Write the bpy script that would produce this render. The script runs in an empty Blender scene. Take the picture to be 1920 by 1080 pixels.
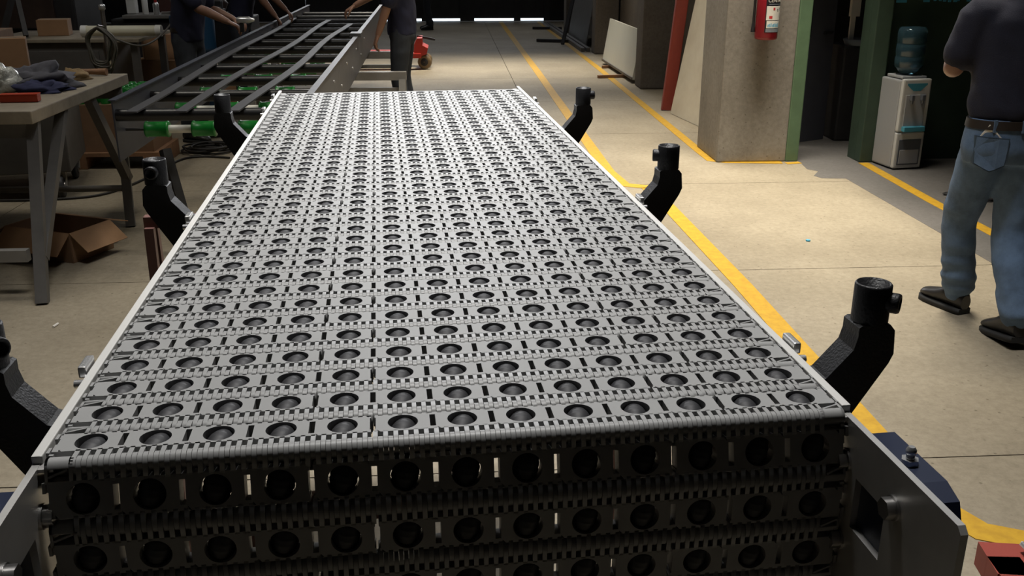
import bpy, bmesh, math, random
from mathutils import Vector, Matrix, noise
random.seed(7)
PI = math.pi
S = bpy.context.scene
C = S.collection

# ------------------------------------------------------------------ camera
CAM_H, PITCH, YAW, FPX = 1.65, 0.342, -math.radians(3.6), 1790.0
cd = bpy.data.cameras.new('camera')
cam = bpy.data.objects.new('camera', cd)
C.objects.link(cam)
cam.location = (0, 0, CAM_H)
cam.rotation_euler = (PI / 2 - PITCH, 0, YAW)
cd.sensor_width = 36.0
cd.lens = FPX / 1920.0 * 36.0
cd.clip_start = 0.02
S.camera = cam

# ------------------------------------------------------------------ world + lights
W = bpy.data.worlds.new('world')
S.world = W
W.use_nodes = True
W.node_tree.nodes['Background'].inputs[0].default_value = (0.80, 0.90, 1.0, 1)
W.node_tree.nodes['Background'].inputs[1].default_value = 4.0

def area(name, loc, sx, sy, power, col, spread=180, rot=(0, 0, 0)):
    l = bpy.data.lights.new(name, 'AREA')
    l.shape = 'RECTANGLE'; l.size = sx; l.size_y = sy
    l.energy = power; l.color = col; l.spread = math.radians(spread)
    o = bpy.data.objects.new(name, l)
    o.location = loc; o.rotation_euler = rot
    C.objects.link(o)
    return o
WARM = (1.0, 0.915, 0.76)
COOL = (0.86, 0.93, 1.0)
ROOF = 6.5
SKY = [  # x, y, size x, size y, power, colour, spread
    (2.1, 6.4, 2.4, 1.8, 165, WARM, 68),
    (0.6, 14.0, 5.0, 0.7, 80, WARM, 42),
    (1.2, 9.2, 2.2, 1.0, 42, WARM, 58),
    (-3.0, 6.0, 1.8, 1.2, 26, WARM, 110),
    (0.15, 2.6, 1.4, 0.8, 62, (1.0, 0.98, 0.95), 62),  # added lamp above the belt, narrow beam to brighten its near rows
]
for i, (x, y, sx, sy, p, c, sp) in enumerate(SKY):
    area('skylight_lamp', (x, y, ROOF - 0.12), sx, sy, p, c, sp)
# daylight through the high window band over the gate
area('gate_window_lamp', (0.2, 23.55, 5.0), 7.5, 2.4, 75, (0.97, 0.98, 1.0), 60, (-PI / 2, 0, 0))
VS = S.view_settings
S.display_settings.display_device = 'sRGB'
VS.view_transform = 'Standard'
VS.look = 'None'
VS.gamma = 1.0
VS.use_curve_mapping = False
VS.exposure = 0.0
S.cycles.max_bounces = 7
S.cycles.diffuse_bounces = 3
S.cycles.glossy_bounces = 3
S.cycles.caustics_reflective = False
S.cycles.caustics_refractive = False

# ------------------------------------------------------------------ projecting helpers (pixel -> place in the room)
_f = Vector((0, math.cos(PITCH), -math.sin(PITCH))); _u = Vector((0, math.sin(PITCH), math.cos(PITCH)))
_Z = Matrix.Rotation(YAW, 3, 'Z')
FWD, UPV, RGT = _Z @ _f, _Z @ _u, _Z @ Vector((1, 0, 0))
def ray(x, y): return RGT * ((x - 960) / FPX) - UPV * ((y - 540) / FPX) + FWD
def fl(x, y, z=0.0):
    d = ray(x, y); t = (z - CAM_H) / d.z
    return Vector((d.x * t, d.y * t, z))
def aty(x, y, Y):
    d = ray(x, y); t = Y / d.y
    return Vector((d.x * t, Y, CAM_H + d.z * t))

# ------------------------------------------------------------------ materials
MATS = {}
def mat(name, col, rough=0.5, metal=0.0, var=0.0, vscale=8.0, bump=0.0, bscale=60.0, spec=0.5, col2=None, emit=0.0, alpha=None, trans=0.0):
    if name in MATS: return MATS[name]
    m = bpy.data.materials.new(name); m.use_nodes = True
    nt = m.node_tree; b = nt.nodes['Principled BSDF']
    b.inputs['Base Color'].default_value = (*col, 1)
    b.inputs['Roughness'].default_value = rough
    b.inputs['Metallic'].default_value = metal
    b.inputs['Specular IOR Level'].default_value = spec
    if trans: b.inputs['Transmission Weight'].default_value = trans
    if alpha is not None: b.inputs['Alpha'].default_value = alpha
    if emit:
        b.inputs['Emission Color'].default_value = (*col, 1); b.inputs['Emission Strength'].default_value = emit
    if var or bump:
        tc = nt.nodes.new('ShaderNodeTexCoord')
    if var:
        n = nt.nodes.new('ShaderNodeTexNoise'); n.inputs['Scale'].default_value = vscale; n.inputs['Detail'].default_value = 6; n.inputs['Roughness'].default_value = 0.65
        nt.links.new(tc.outputs['Object'], n.inputs['Vector'])
        r = nt.nodes.new('ShaderNodeValToRGB')
        r.color_ramp.elements[0].position = 0.3; r.color_ramp.elements[1].position = 0.7
        c2 = col2 or tuple(min(1, c * (1 + var)) for c in col)
        c1 = tuple(c * (1 - var) for c in col) if col2 is None else col
        r.color_ramp.elements[0].color = (*c1, 1); r.color_ramp.elements[1].color = (*c2, 1)
        nt.links.new(n.outputs['Fac'], r.inputs['Fac'])
        nt.links.new(r.outputs['Color'], b.inputs['Base Color'])
    if bump:
        n2 = nt.nodes.new('ShaderNodeTexNoise'); n2.inputs['Scale'].default_value = bscale; n2.inputs['Detail'].default_value = 4
        nt.links.new(tc.outputs['Object'], n2.inputs['Vector'])
        bp = nt.nodes.new('ShaderNodeBump'); bp.inputs['Strength'].default_value = bump; bp.inputs['Distance'].default_value = 0.01
        nt.links.new(n2.outputs['Fac'], bp.inputs['Height'])
        nt.links.new(bp.outputs['Normal'], b.inputs['Normal'])
    MATS[name] = m
    return m

def concrete(name, base, dark, rough=0.6, stain=1.0):
    m = bpy.data.materials.new(name); m.use_nodes = True
    nt = m.node_tree; b = nt.nodes['Principled BSDF']; b.inputs['Roughness'].default_value = rough
    b.inputs['Specular IOR Level'].default_value = 0.35
    tc = nt.nodes.new('ShaderNodeTexCoord')
    def nz(scale, detail, rg=0.6):
        n = nt.nodes.new('ShaderNodeTexNoise'); n.inputs['Scale'].default_value = scale; n.inputs['Detail'].default_value = detail; n.inputs['Roughness'].default_value = rg
        nt.links.new(tc.outputs['Object'], n.inputs['Vector']); return n
    def ramp(src, p0, p1, c0, c1):
        r = nt.nodes.new('ShaderNodeValToRGB'); r.color_ramp.elements[0].position = p0; r.color_ramp.elements[1].position = p1
        r.color_ramp.elements[0].color = (*c0, 1); r.color_ramp.elements[1].color = (*c1, 1)
        nt.links.new(src, r.inputs['Fac']); return r
    r1 = ramp(nz(1.3, 8, 0.65).outputs['Fac'], 0.3, 0.68, dark, base)
    def mul(a, c, f):
        mx = nt.nodes.new('ShaderNodeMixRGB'); mx.blend_type = 'MULTIPLY'; mx.inputs['Fac'].default_value = f
        nt.links.new(a, mx.inputs['Color1']); nt.links.new(c, mx.inputs['Color2']); return mx
    r2 = ramp(nz(28, 8, 0.8).outputs['Fac'], 0.30, 0.60, (0.50, 0.48, 0.45), (1, 1, 1))
    x = mul(r1.outputs['Color'], r2.outputs['Color'], 0.6 * stain)
    vo = nt.nodes.new('ShaderNodeTexVoronoi'); vo.inputs['Scale'].default_value = 17; nt.links.new(tc.outputs['Object'], vo.inputs['Vector'])
    r3 = ramp(vo.outputs['Distance'], 0.05, 0.12, (0.45, 0.42, 0.38), (1, 1, 1))
    x = mul(x.outputs['Color'], r3.outputs['Color'], 0.8 * stain)
    r4 = ramp(nz(0.55, 3).outputs['Fac'], 0.35, 0.6, (0.72, 0.7, 0.66), (1, 1, 1))
    x = mul(x.outputs['Color'], r4.outputs['Color'], 0.6 * stain)
    nt.links.new(x.outputs['Color'], b.inputs['Base Color'])
    bp = nt.nodes.new('ShaderNodeBump'); bp.inputs['Strength'].default_value = 0.25; bp.inputs['Distance'].default_value = 0.004
    nt.links.new(nz(60, 5).outputs['Fac'], bp.inputs['Height']); nt.links.new(bp.outputs['Normal'], b.inputs['Normal'])
    MATS[name] = m
    return m

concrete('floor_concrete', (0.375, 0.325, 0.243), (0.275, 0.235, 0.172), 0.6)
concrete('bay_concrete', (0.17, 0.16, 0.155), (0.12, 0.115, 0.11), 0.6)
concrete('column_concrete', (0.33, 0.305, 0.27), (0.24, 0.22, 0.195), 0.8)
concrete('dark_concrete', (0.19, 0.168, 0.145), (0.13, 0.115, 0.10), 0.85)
mat('yellow_paint', (0.43, 0.235, 0.014), 0.55, var=0.18, vscale=22, col2=(0.58, 0.34, 0.02))
mat('dark_wall', (0.035, 0.032, 0.034), 0.9, var=0.3, vscale=3)
mat('roof_sheet', (0.10, 0.10, 0.10), 0.8)
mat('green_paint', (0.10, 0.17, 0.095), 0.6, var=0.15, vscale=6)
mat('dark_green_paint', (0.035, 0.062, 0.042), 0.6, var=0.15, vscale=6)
mat('grey_plastic', (0.35, 0.35, 0.345), 0.45, var=0.04, vscale=30, spec=0.5)
mat('black_plastic', (0.036, 0.036, 0.040), 0.55)
mat('black_matte', (0.016, 0.016, 0.018), 0.42, bump=0.15, bscale=400)
mat('wear_strip', (0.72, 0.71, 0.68), 0.4)
mat('stainless', (0.60, 0.59, 0.57), 0.40, 0.7, var=0.08, vscale=20)
mat('steel', (0.45, 0.44, 0.43), 0.35, 1.0, var=0.1, vscale=40)
mat('chrome', (0.75, 0.75, 0.75), 0.25, 0.7)
mat('navy_block', (0.02, 0.028, 0.06), 0.38)
mat('galvanised', (0.15, 0.15, 0.16), 0.5, 0.6, var=0.12, vscale=14)
mat('blue_steel', (0.06, 0.066, 0.09), 0.5, 0.4, var=0.1, vscale=10)
mat('black_tube', (0.012, 0.012, 0.013), 0.38)
mat('strip_plastic', (0.045, 0.045, 0.05), 0.6)
mat('green_rubber', (0.012, 0.20, 0.03), 0.32)
mat('pvc_white', (0.70, 0.69, 0.64), 0.4)
mat('red_brown_paint', (0.13, 0.06, 0.05), 0.55, var=0.15, vscale=12)
mat('red_oxide', (0.27, 0.045, 0.03), 0.55, var=0.15, vscale=6)
mat('red_paint', (0.42, 0.03, 0.02), 0.4)
mat('ext_red', (0.24, 0.012, 0.02), 0.3)
mat('grey_paint', (0.11, 0.105, 0.10), 0.55, var=0.15, vscale=8)
mat('light_grey_paint', (0.26, 0.25, 0.235), 0.5, var=0.12, vscale=8)
mat('table_top', (0.30, 0.26, 0.20), 0.6, var=0.25, vscale=7)
mat('cardboard', (0.33, 0.19, 0.10), 0.8, var=0.1, vscale=9)
mat('cardboard_dark', (0.22, 0.13, 0.075), 0.8, var=0.1, vscale=9)
mat('white_panel', (0.62, 0.63, 0.57), 0.35, var=0.04, vscale=2)
mat('ply_sheet', (0.56, 0.50, 0.40), 0.6, var=0.35, vscale=3.5, col2=(0.66, 0.61, 0.50))
mat('wood', (0.28, 0.15, 0.08), 0.7, var=0.2, vscale=14)
mat('cable_black', (0.018, 0.016, 0.015), 0.55)
mat('hose_grey', (0.10, 0.09, 0.075), 0.5)
mat('cooler_white', (0.55, 0.56, 0.56), 0.35)
mat('cooler_grey', (0.33, 0.34, 0.36), 0.4)
mat('cooler_blue', (0.06, 0.26, 0.36), 0.35)
mat('cooler_dark', (0.10, 0.11, 0.13), 0.3)
mat('bottle_blue', (0.10, 0.22, 0.30), 0.08, trans=0.75)
mat('water', (0.25, 0.45, 0.60), 0.05, trans=0.9)
mat('navy_cloth', (0.016, 0.018, 0.045), 0.9, bump=0.3, bscale=300)
mat('navy_cloth_dark', (0.011, 0.012, 0.026), 0.9, bump=0.3, bscale=300)
mat('denim', (0.105, 0.165, 0.265), 0.85, var=0.35, vscale=9, bump=0.3, bscale=500)
mat('denim_dark', (0.03, 0.035, 0.045), 0.9, var=0.3, vscale=9)
mat('denim_seam', (0.045, 0.07, 0.10), 0.9)
mat('skin', (0.28, 0.15, 0.10), 0.5)
mat('hair', (0.012, 0.009, 0.008), 0.6)
mat('eye', (0.03, 0.02, 0.015), 0.3)
mat('shoe_black', (0.018, 0.017, 0.017), 0.4)
mat('sole_black', (0.010, 0.010, 0.010), 0.7)
mat('leather', (0.025, 0.018, 0.014), 0.5)
mat('paper', (0.75, 0.72, 0.66), 0.7)
mat('label_black', (0.012, 0.012, 0.018), 0.4)
mat('label_grey', (0.20, 0.22, 0.25), 0.4)
mat('cyan_print', (0.08, 0.38, 0.58), 0.5)
mat('red_print', (0.55, 0.04, 0.04), 0.5)
mat('orange_plastic', (0.50, 0.055, 0.02), 0.4)
mat('orange_label', (0.65, 0.16, 0.01), 0.6)
mat('clear_film', (0.55, 0.56, 0.52), 0.18, var=0.25, vscale=30, bump=0.8, bscale=45)
mat('rag_grey', (0.09, 0.09, 0.11), 0.9, var=0.3, vscale=16)
mat('rag_blue', (0.03, 0.035, 0.09), 0.9, var=0.3, vscale=16)
mat('rag_tan', (0.26, 0.18, 0.09), 0.9, var=0.2, vscale=16)
mat('drum_blue', (0.012, 0.06, 0.13), 0.45)
mat('brass', (0.45, 0.28, 0.10), 0.35, 1.0)
mat('lamp_tube', (0.80, 0.77, 0.62), 0.4)
mat('lamp_white', (0.95, 0.95, 0.92), 0.35)
mat('machine_dark', (0.025, 0.024, 0.026), 0.6, var=0.3, vscale=5)
mat('machine_brown', (0.05, 0.03, 0.024), 0.6, var=0.3, vscale=5)
mat('outside_ground', (0.75, 0.76, 0.76), 0.9)
mat('skylight_sheet', (0.9, 0.92, 0.95), 0.5, emit=3.0)
mat('polyurethane', (0.22, 0.15, 0.08), 0.5)
mat('blue_grey_door', (0.085, 0.09, 0.115), 0.5, var=0.1, vscale=5)

# ------------------------------------------------------------------ mesh builder
class MB:
    def __init__(s): s.v = []; s.f = []; s.sm = []
    def add(s, vs, fs, smooth=False):
        o = len(s.v); s.v += [tuple(v) for v in vs]
        s.f += [tuple(i + o for i in f) for f in fs]; s.sm += [smooth] * len(fs)
        return s
    def box(s, c, d, rot=None):
        x, y, z = (k / 2 for k in d); c = Vector(c)
        vs = [Vector(p) for p in ((-x, -y, -z), (x, -y, -z), (x, y, -z), (-x, y, -z), (-x, -y, z), (x, -y, z), (x, y, z), (-x, y, z))]
        if rot is not None: vs = [rot @ p for p in vs]
        return s.add([p + c for p in vs], [(0, 3, 2, 1), (4, 5, 6, 7), (0, 1, 5, 4), (1, 2, 6, 5), (2, 3, 7, 6), (3, 0, 4, 7)])
    def box2(s, a, b):
        return s.box([(p + q) / 2 for p, q in zip(a, b)], [abs(q - p) for p, q in zip(a, b)])
    def bbox(s, c, d, r=0.01, rot=None):  # bevelled box
        bm = bmesh.new(); bmesh.ops.create_cube(bm, size=1)
        bmesh.ops.scale(bm, vec=Vector(d), verts=bm.verts)
        bmesh.ops.bevel(bm, geom=list(bm.edges), offset=r, segments=2, affect='EDGES', profile=0.6)
        M = (rot.to_4x4() if rot is not None else Matrix.Identity(4)); M = Matrix.Translation(Vector(c)) @ M
        bmesh.ops.transform(bm, matrix=M, verts=bm.verts)
        bm.verts.index_update()
        s.add([v.co.copy() for v in bm.verts], [[v.index for v in f.verts] for f in bm.faces]); bm.free(); return s
    def bar(s, a, b, w, d, up=(0, 0, 1)):  # rectangular bar from a to b
        a, b = Vector(a), Vector(b); t = (b - a).normalized(); up = Vector(up)
        if abs(t.dot(up)) > 0.98: up = Vector((0, 1, 0))
        x = t.cross(up).normalized(); y = x.cross(t)
        vs = []
        for p in (a, b):
            for i, j in ((-1, -1), (1, -1), (1, 1), (-1, 1)): vs.append(p + x * (i * w / 2) + y * (j * d / 2))
        return s.add(vs, [(3, 2, 1, 0), (4, 5, 6, 7), (0, 1, 5, 4), (1, 2, 6, 5), (2, 3, 7, 6), (3, 0, 4, 7)])
    def cyl(s, a, b, r, r2=None, n=20, caps=True):
        a, b = Vector(a), Vector(b); r2 = r if r2 is None else r2
        t = (b - a).normalized(); up = Vector((0, 0, 1)) if abs(t.z) < 0.9 else Vector((0, 1, 0))
        x = t.cross(up).normalized(); y = t.cross(x)
        vs = []
        for p, rr in ((a, r), (b, r2)):
            for i in range(n):
                an = 2 * PI * i / n; vs.append(p + x * (rr * math.cos(an)) + y * (rr * math.sin(an)))
        s.add(vs, [(i, (i + 1) % n, n + (i + 1) % n, n + i) for i in range(n)], True)
        if caps:
            s.add(vs[:n], [tuple(range(n))[::-1]]); s.add(vs[n:], [tuple(range(n))])
        return s
    def lathe(s, o, axis, prof, n=20, caps=True):  # prof: (along, radius)
        o = Vector(o); t = Vector(axis).normalized(); up = Vector((0, 0, 1)) if abs(t.z) < 0.9 else Vector((0, 1, 0))
        x = t.cross(up).normalized(); y = t.cross(x)
        vs = []
        for h, r in prof:
            for i in range(n):
                an = 2 * PI * i / n; vs.append(o + t * h + x * (r * math.cos(an)) + y * (r * math.sin(an)))
        fs = []
        for k in range(len(prof) - 1):
            for i in range(n): fs.append((k * n + i, k * n + (i + 1) % n, (k + 1) * n + (i + 1) % n, (k + 1) * n + i))
        s.add(vs, fs, True)
        if caps:
            s.add(vs[:n], [tuple(range(n))[::-1]]); s.add(vs[-n:], [tuple(range(n))])
        return s
    def tube(s, pts, r, n=10):  # smooth tube through points
        pts = [Vector(p) for p in pts]; rs = r if isinstance(r, (list, tuple)) else [r] * len(pts)
        vs = []; px = None
        for i, p in enumerate(pts):
            t = (pts[min(i + 1, len(pts) - 1)] - pts[max(i - 1, 0)]).normalized()
            if px is None:
                up = Vector((0, 0, 1)) if abs(t.z) < 0.9 else Vector((0, 1, 0)); px = t.cross(up).normalized()
            px = (px - t * px.dot(t)).normalized(); py = t.cross(px)
            for k in range(n):
                an = 2 * PI * k / n; vs.append(p + px * (rs[i] * math.cos(an)) + py * (rs[i] * math.sin(an)))
        m = len(pts); fs = [(i * n + k, i * n + (k + 1) % n, (i + 1) * n + (k + 1) % n, (i + 1) * n + k) for i in range(m - 1) for k in range(n)]
        s.add(vs, fs, True); s.add(vs[:n], [tuple(range(n))[::-1]]); s.add(vs[-n:], [tuple(range(n))]); return s
    def ball(s, c, r, sx=1, sy=1, sz=1, n=14):
        c = Vector(c); vs = []; fs = []
        m = n // 2
        for i in range(1, m):
            th = PI * i / m
            for k in range(n):
                an = 2 * PI * k / n; vs.append(c + Vector((r * sx * math.sin(th) * math.cos(an), r * sy * math.sin(th) * math.sin(an), r * sz * math.cos(th))))
        for i in range(m - 2):
            for k in range(n): fs.append((i * n + k, (i + 1) * n + k, (i + 1) * n + (k + 1) % n, i * n + (k + 1) % n))
        t = len(vs); vs.append(c + Vector((0, 0, r * sz))); vs.append(c - Vector((0, 0, r * sz)))
        for k in range(n):
            fs.append((t, k, (k + 1) % n)); fs.append((t + 1, (m - 2) * n + (k + 1) % n, (m - 2) * n + k))
        return s.add(vs, fs, True)
    def prism(s, poly, a, b, fn):  # poly of 2D points extruded from a to b, fn(u,v,w)->3D
        n = len(poly)
        vs = [fn(u, v, a) for u, v in poly] + [fn(u, v, b) for u, v in poly]
        return s.add(vs, [tuple(range(n))[::-1], tuple(range(n, 2 * n))] + [(i, (i + 1) % n, n + (i + 1) % n, n + i) for i in range(n)])
    def rings(s, rs, n):  # list of rings (each n points), capped
        vs = [p for r in rs for p in r]; m = len(rs)
        s.add(vs, [(i * n + k, i * n + (k + 1) % n, (i + 1) * n + (k + 1) % n, (i + 1) * n + k) for i in range(m - 1) for k in range(n)], True)
        s.add(rs[0], [tuple(range(n))[::-1]]); s.add(rs[-1], [tuple(range(n))]); return s
    def mesh(s, name, m):
        me = bpy.data.meshes.new(name); me.from_pydata([tuple(v) for v in s.v], [], [tuple(f) for f in s.f])
        bm = bmesh.new(); bm.from_mesh(me); bmesh.ops.recalc_face_normals(bm, faces=bm.faces); bm.to_mesh(me); bm.free()
        me.polygons.foreach_set('use_smooth', s.sm)
        me.materials.append(MATS[m]); me.update(); return me
    def build(s, name, m, parent=None, loc=None, rot=None):
        o = bpy.data.objects.new(name, s.mesh(name, m)); C.objects.link(o)
        if parent is not None: o.parent = parent
        if loc is not None: o.location = loc
        if rot is not None: o.rotation_euler = rot
        return o
def inst(name, me, parent=None, loc=(0, 0, 0), rot=(0, 0, 0), mode=None):
    o = bpy.data.objects.new(name, me); C.objects.link(o)
    if parent is not None: o.parent = parent
    if mode: o.rotation_mode = mode
    o.location = loc; o.rotation_euler = rot
    return o
def empty(name, loc=(0, 0, 0), rz=0):
    o = bpy.data.objects.new(name, None); C.objects.link(o); o.location = loc; o.rotation_euler = (0, 0, rz); o.empty_display_size = 0.1
    return o
def tag(o, label, cat, group=None):
    o['label'] = label; o['category'] = cat
    if group: o['group'] = group
    return o
def struct(o, label=None):
    o['kind'] = 'structure'
    if label: o['label'] = label
    return o
def remesh(mb, voxel, smooth=4, fn=None):
    me = bpy.data.meshes.new('tmp'); me.from_pydata([tuple(v) for v in mb.v], [], [tuple(f) for f in mb.f])
    bm = bmesh.new(); bm.from_mesh(me); bmesh.ops.remove_doubles(bm, verts=bm.verts, dist=1e-5); bmesh.ops.recalc_face_normals(bm, faces=bm.faces); bm.to_mesh(me); bm.free()
    o = bpy.data.objects.new('tmp', me); C.objects.link(o)
    r = o.modifiers.new('r', 'REMESH'); r.mode = 'VOXEL'; r.voxel_size = voxel
    if smooth:
        q = o.modifiers.new('s', 'SMOOTH'); q.iterations = smooth; q.factor = 0.5
    dg = bpy.context.evaluated_depsgraph_get()
    out = MB(); ev = o.evaluated_get(dg); m2 = ev.to_mesh()
    vs = [v.co.copy() for v in m2.vertices]
    if fn: vs = [fn(v) for v in vs]
    out.add(vs, [tuple(p.vertices) for p in m2.polygons], True)
    ev.to_mesh_clear(); bpy.data.objects.remove(o); bpy.data.meshes.remove(me)
    return out

# ================================================================== SETTING
base = struct(MB().box2((-9, -5, -0.35), (9, 24.0, -0.06)).build('floor', 'dark_concrete'), 'bare concrete floor of the workshop')
# poured slabs of the floor, with open joints
XJ = [-9, -5.6, -2.95, 0.82, 2.98]
YJ = [-5, -1.2, 0.8, 2.8, 4.84, 6.85, 8.9, 10.95, 13.0, 15.05, 17.1, 19.15, 21.2, 23.64]
for i in range(len(XJ) - 1):
    for j in range(len(YJ) - 1):
        g = 0.003
        x1 = XJ[i + 1] - (g if i < len(XJ) - 2 else 0)
        MB().box2((XJ[i] + g, YJ[j] + g, -0.06), (x1, YJ[j + 1] - g, 0.0)).build('floor_slab', 'floor_concrete', base)
# darker slab of the side bay, its edge broken beside the column
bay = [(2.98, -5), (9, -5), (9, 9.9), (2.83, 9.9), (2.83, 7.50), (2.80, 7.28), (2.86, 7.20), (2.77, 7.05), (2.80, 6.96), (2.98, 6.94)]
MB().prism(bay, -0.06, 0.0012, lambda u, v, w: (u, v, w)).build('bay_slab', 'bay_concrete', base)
MB().box2((2.98, 9.9, -0.06), (9, 23.64, 0.0)).build('floor_slab', 'floor_concrete', base)

def stripe(i, pts, w=0.085, label=''):
    mb = MB(); pts = [Vector((*p, 0)) for p in pts]; L = []; R = []
    for k, p in enumerate(pts):
        if k == 0: t = (pts[1] - p).normalized(); n = Vector((-t.y, t.x, 0)); m = n
        elif k == len(pts) - 1: t = (p - pts[k - 1]).normalized(); m = Vector((-t.y, t.x, 0))
        else:
            t1 = (p - pts[k - 1]).normalized(); t2 = (pts[k + 1] - p).normalized()
            n1 = Vector((-t1.y, t1.x, 0)); n2 = Vector((-t2.y, t2.x, 0)); m = (n1 + n2).normalized(); m = m / max(0.4, m.dot(n1))
        L.append(p + m * w / 2); R.append(p - m * w / 2)
    z0, z1 = 0.0005, 0.0030
    for k in range(len(pts) - 1):
        q = [L[k], R[k], R[k + 1], L[k + 1]]
        mb.add([(p.x, p.y, z0) for p in q] + [(p.x, p.y, z1) for p in q], [(3, 2, 1, 0), (4, 5, 6, 7), (0, 1, 5, 4), (1, 2, 6, 5), (2, 3, 7, 6), (3, 0, 4, 7)])
    return struct(mb.build('trim_%d' % i, 'yellow_paint'), label)
stripe(1, [(1.21, 23.5), (1.225, 14), (1.215, 7.3), (1.26, 6.84), (1.46, 6.74)], 0.10, 'yellow floor line along the far aisle, ending in a corner')
stripe(2, [(1.42, 6.74), (1.45, 6.2), (1.49, 4.6), (1.50, 2.5), (1.56, 2.36), (1.75, 2.27), (2.6, 2.0)], 0.10, 'yellow floor line beside the roller belt, bending away in the foreground')
stripe(3, [(2.10, 23.4), (2.15, 14), (2.125, 8.0), (2.13, 7.66), (2.24, 7.585), (2.68, 7.53)], 0.085, 'yellow floor line past the leaning sheets to the column foot')
stripe(4, [(2.705, 7.50), (2.83, 7.52)], 0.06, 'short worn yellow dab under the green column edge')
stripe(5, [(3.34, 7.48), (3.30, 6.2), (3.29, 3.0), (3.29, -2)], 0.085, 'yellow floor line in the shaded bay by the water cooler')

# walls
struct(MB().box2((-9.2, -5.2, -0.06), (-9.0, 24, ROOF)).build('wall_left', 'dark_wall'), 'dark left wall of the workshop')
struct(MB().box2((-9.2, -5.2, -0.06), (9.2, -5.0, ROOF)).build('wall_front', 'dark_wall'), 'dark wall behind the camera')
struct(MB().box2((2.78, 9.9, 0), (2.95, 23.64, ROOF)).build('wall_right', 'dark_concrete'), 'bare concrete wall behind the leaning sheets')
struct(MB().box2((9.0, -5.2, -0.06), (9.2, 24, ROOF)).build('wall_side', 'dark_wall'), 'dark outer wall of the side bay')
wb = struct(MB().box2((-9.2, 23.72, 1e-3), (-3.6, 23.9, ROOF)).box2((4.0, 23.72, 1e-3), (9.2, 23.9, ROOF)).box2((2.4, 23.72, 1e-3), (4.0, 23.9, 3.6)).box2((-3.6, 23.72, 1e-3), (-3.4, 23.9, 3.6)).box2((-3.6, 23.72, 3.6), (4.0, 23.9, 3.8)).box2((-3.6, 23.72, 6.25), (4.0, 23.9, ROOF)).build('wall_back', 'dark_wall'), 'dark end wall around the gate')
ceil = struct(MB().box2((-9.2, -5.2, ROOF), (9.2, 24.0, ROOF + 0.1)).build('ceiling', 'roof_sheet'), 'grey sheet roof of the workshop')
for i, (x, y, sx, sy, p, c, sp) in enumerate(SKY):  # the last panel goes with the lamp added above the belt
    w = struct(MB().box((x, y, ROOF - 0.03), (sx, sy, 0.02)).build('window_%d' % (i + 1), 'skylight_sheet'), 'translucent skylight panel in the roof')
    MB().box((x, y - sy / 2, ROOF - 0.04), (sx + 0.1, 0.05, 0.08)).box((x, y + sy / 2, ROOF - 0.04), (sx + 0.1, 0.05, 0.08)).build('window_frame', 'roof_sheet', w)
gwn = struct(MB().box2((-3.6, 23.80, 3.8), (4.0, 23.82, 6.25)).build('window_9', 'skylight_sheet'), 'high translucent window band over the gate')
for k in range(9): MB().box2((-3.6 + 0.95 * k - 0.03, 23.74, 3.8), (-3.6 + 0.95 * k + 0.03, 23.80, 6.25)).build('window_frame', 'machine_dark', gwn)
# mezzanine over the side bay
struct(MB().box2((3.0, -5, 2.55), (9, 7.75, 2.8)).build('trim_6', 'dark_wall'), 'low dark slab over the side bay')
# gate in the end wall: dark metal leaves hanging a hand above the ground, daylight under them
door = struct(MB().box2((-3.4, 23.80, 3.5), (2.4, 23.88, 3.6)).build('door_1', 'machine_dark'), 'tall dark metal gate with daylight under it')
xs = [-3.4, -1.75, -0.62, 0.42, 1.62, 2.4]
for k in range(5):
    MB().box2((xs[k] + 0.01, 23.80, 0.06), (xs[k + 1] - 0.01, 23.84, 3.5)).build('door_leaf', 'machine_dark', door)
for x, w in ((-1.75, 0.14), (-0.62, 0.10), (0.42, 0.34), (1.62, 0.16), (2.33, 0.14)):
    MB().box2((x - w / 2, 23.74, 0), (x + w / 2, 23.80, 3.5)).build('door_stile', 'machine_dark', door)
struct(MB().box2((-9, 24.0, -0.3), (9, 60, -0.01)).build('floor_outside', 'outside_ground'), 'bright ground outside the gate')

# ================================================================== MAIN CONVEYOR
P = 0.0508
T = 0.30 * P
BROT = 0.134 - math.radians(3.6)
conv = empty('roller_belt_conveyor', (-0.3005, 0.7153, 1.2695), BROT)
tag(conv, 'long conveyor topped with a grey plastic belt of black rollers, in the foreground', 'conveyor')

def fill_plate(outer, holes, z0, z1):
    bm = bmesh.new(); eds = []; loops = []
    for lp in [outer] + holes:
        vs = [bm.verts.new((x, y, 0)) for x, y in lp]
        for k in range(len(vs)): eds.append(bm.edges.new((vs[k], vs[(k + 1) % len(vs)])))
        loops.append(len(lp))
    bmesh.ops.triangle_fill(bm, use_beauty=True, use_dissolve=False, edges=eds)
    bm.verts.index_update()
    vs = [(v.co.x, v.co.y) for v in bm.verts]; fs = [[v.index for v in f.verts] for f in bm.faces]; bm.free()
    n = len(vs); mb = MB()
    V = [(x, y, z1) for x, y in vs] + [(x, y, z0) for x, y in vs]
    F = fs + [[i + n for i in f][::-1] for f in fs]
    o = 0
    for L in loops:
        for k in range(L):
            a, b = o + k, o + (k + 1) % L; F.append((a, b, b + n, a + n))
        o += L
    mb.add(V, F); return mb

def finger(mb, x0, x1, side, v0=0.26):
    r = T / 2; prof = [(v0 * P, -r), (v0 * P, r), (0.5 * P, r)]
    for k in range(1, 8):
        an = PI / 2 - PI * k / 8; prof.append((0.5 * P + r * math.cos(an), r * math.sin(an)))
    prof.append((0.5 * P, -r))
    n = len(prof)
    vs = [(x, side * v, z) for x in (x0, x1) for v, z in prof]
    fs = [tuple(range(n)), tuple(range(n, 2 * n))[::-1]]; sm = []
    mb.add(vs, fs)
    mb.add(vs, [(i, (i + 1) % n, n + (i + 1) % n, n + i) for i in range(n)], True)

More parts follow.
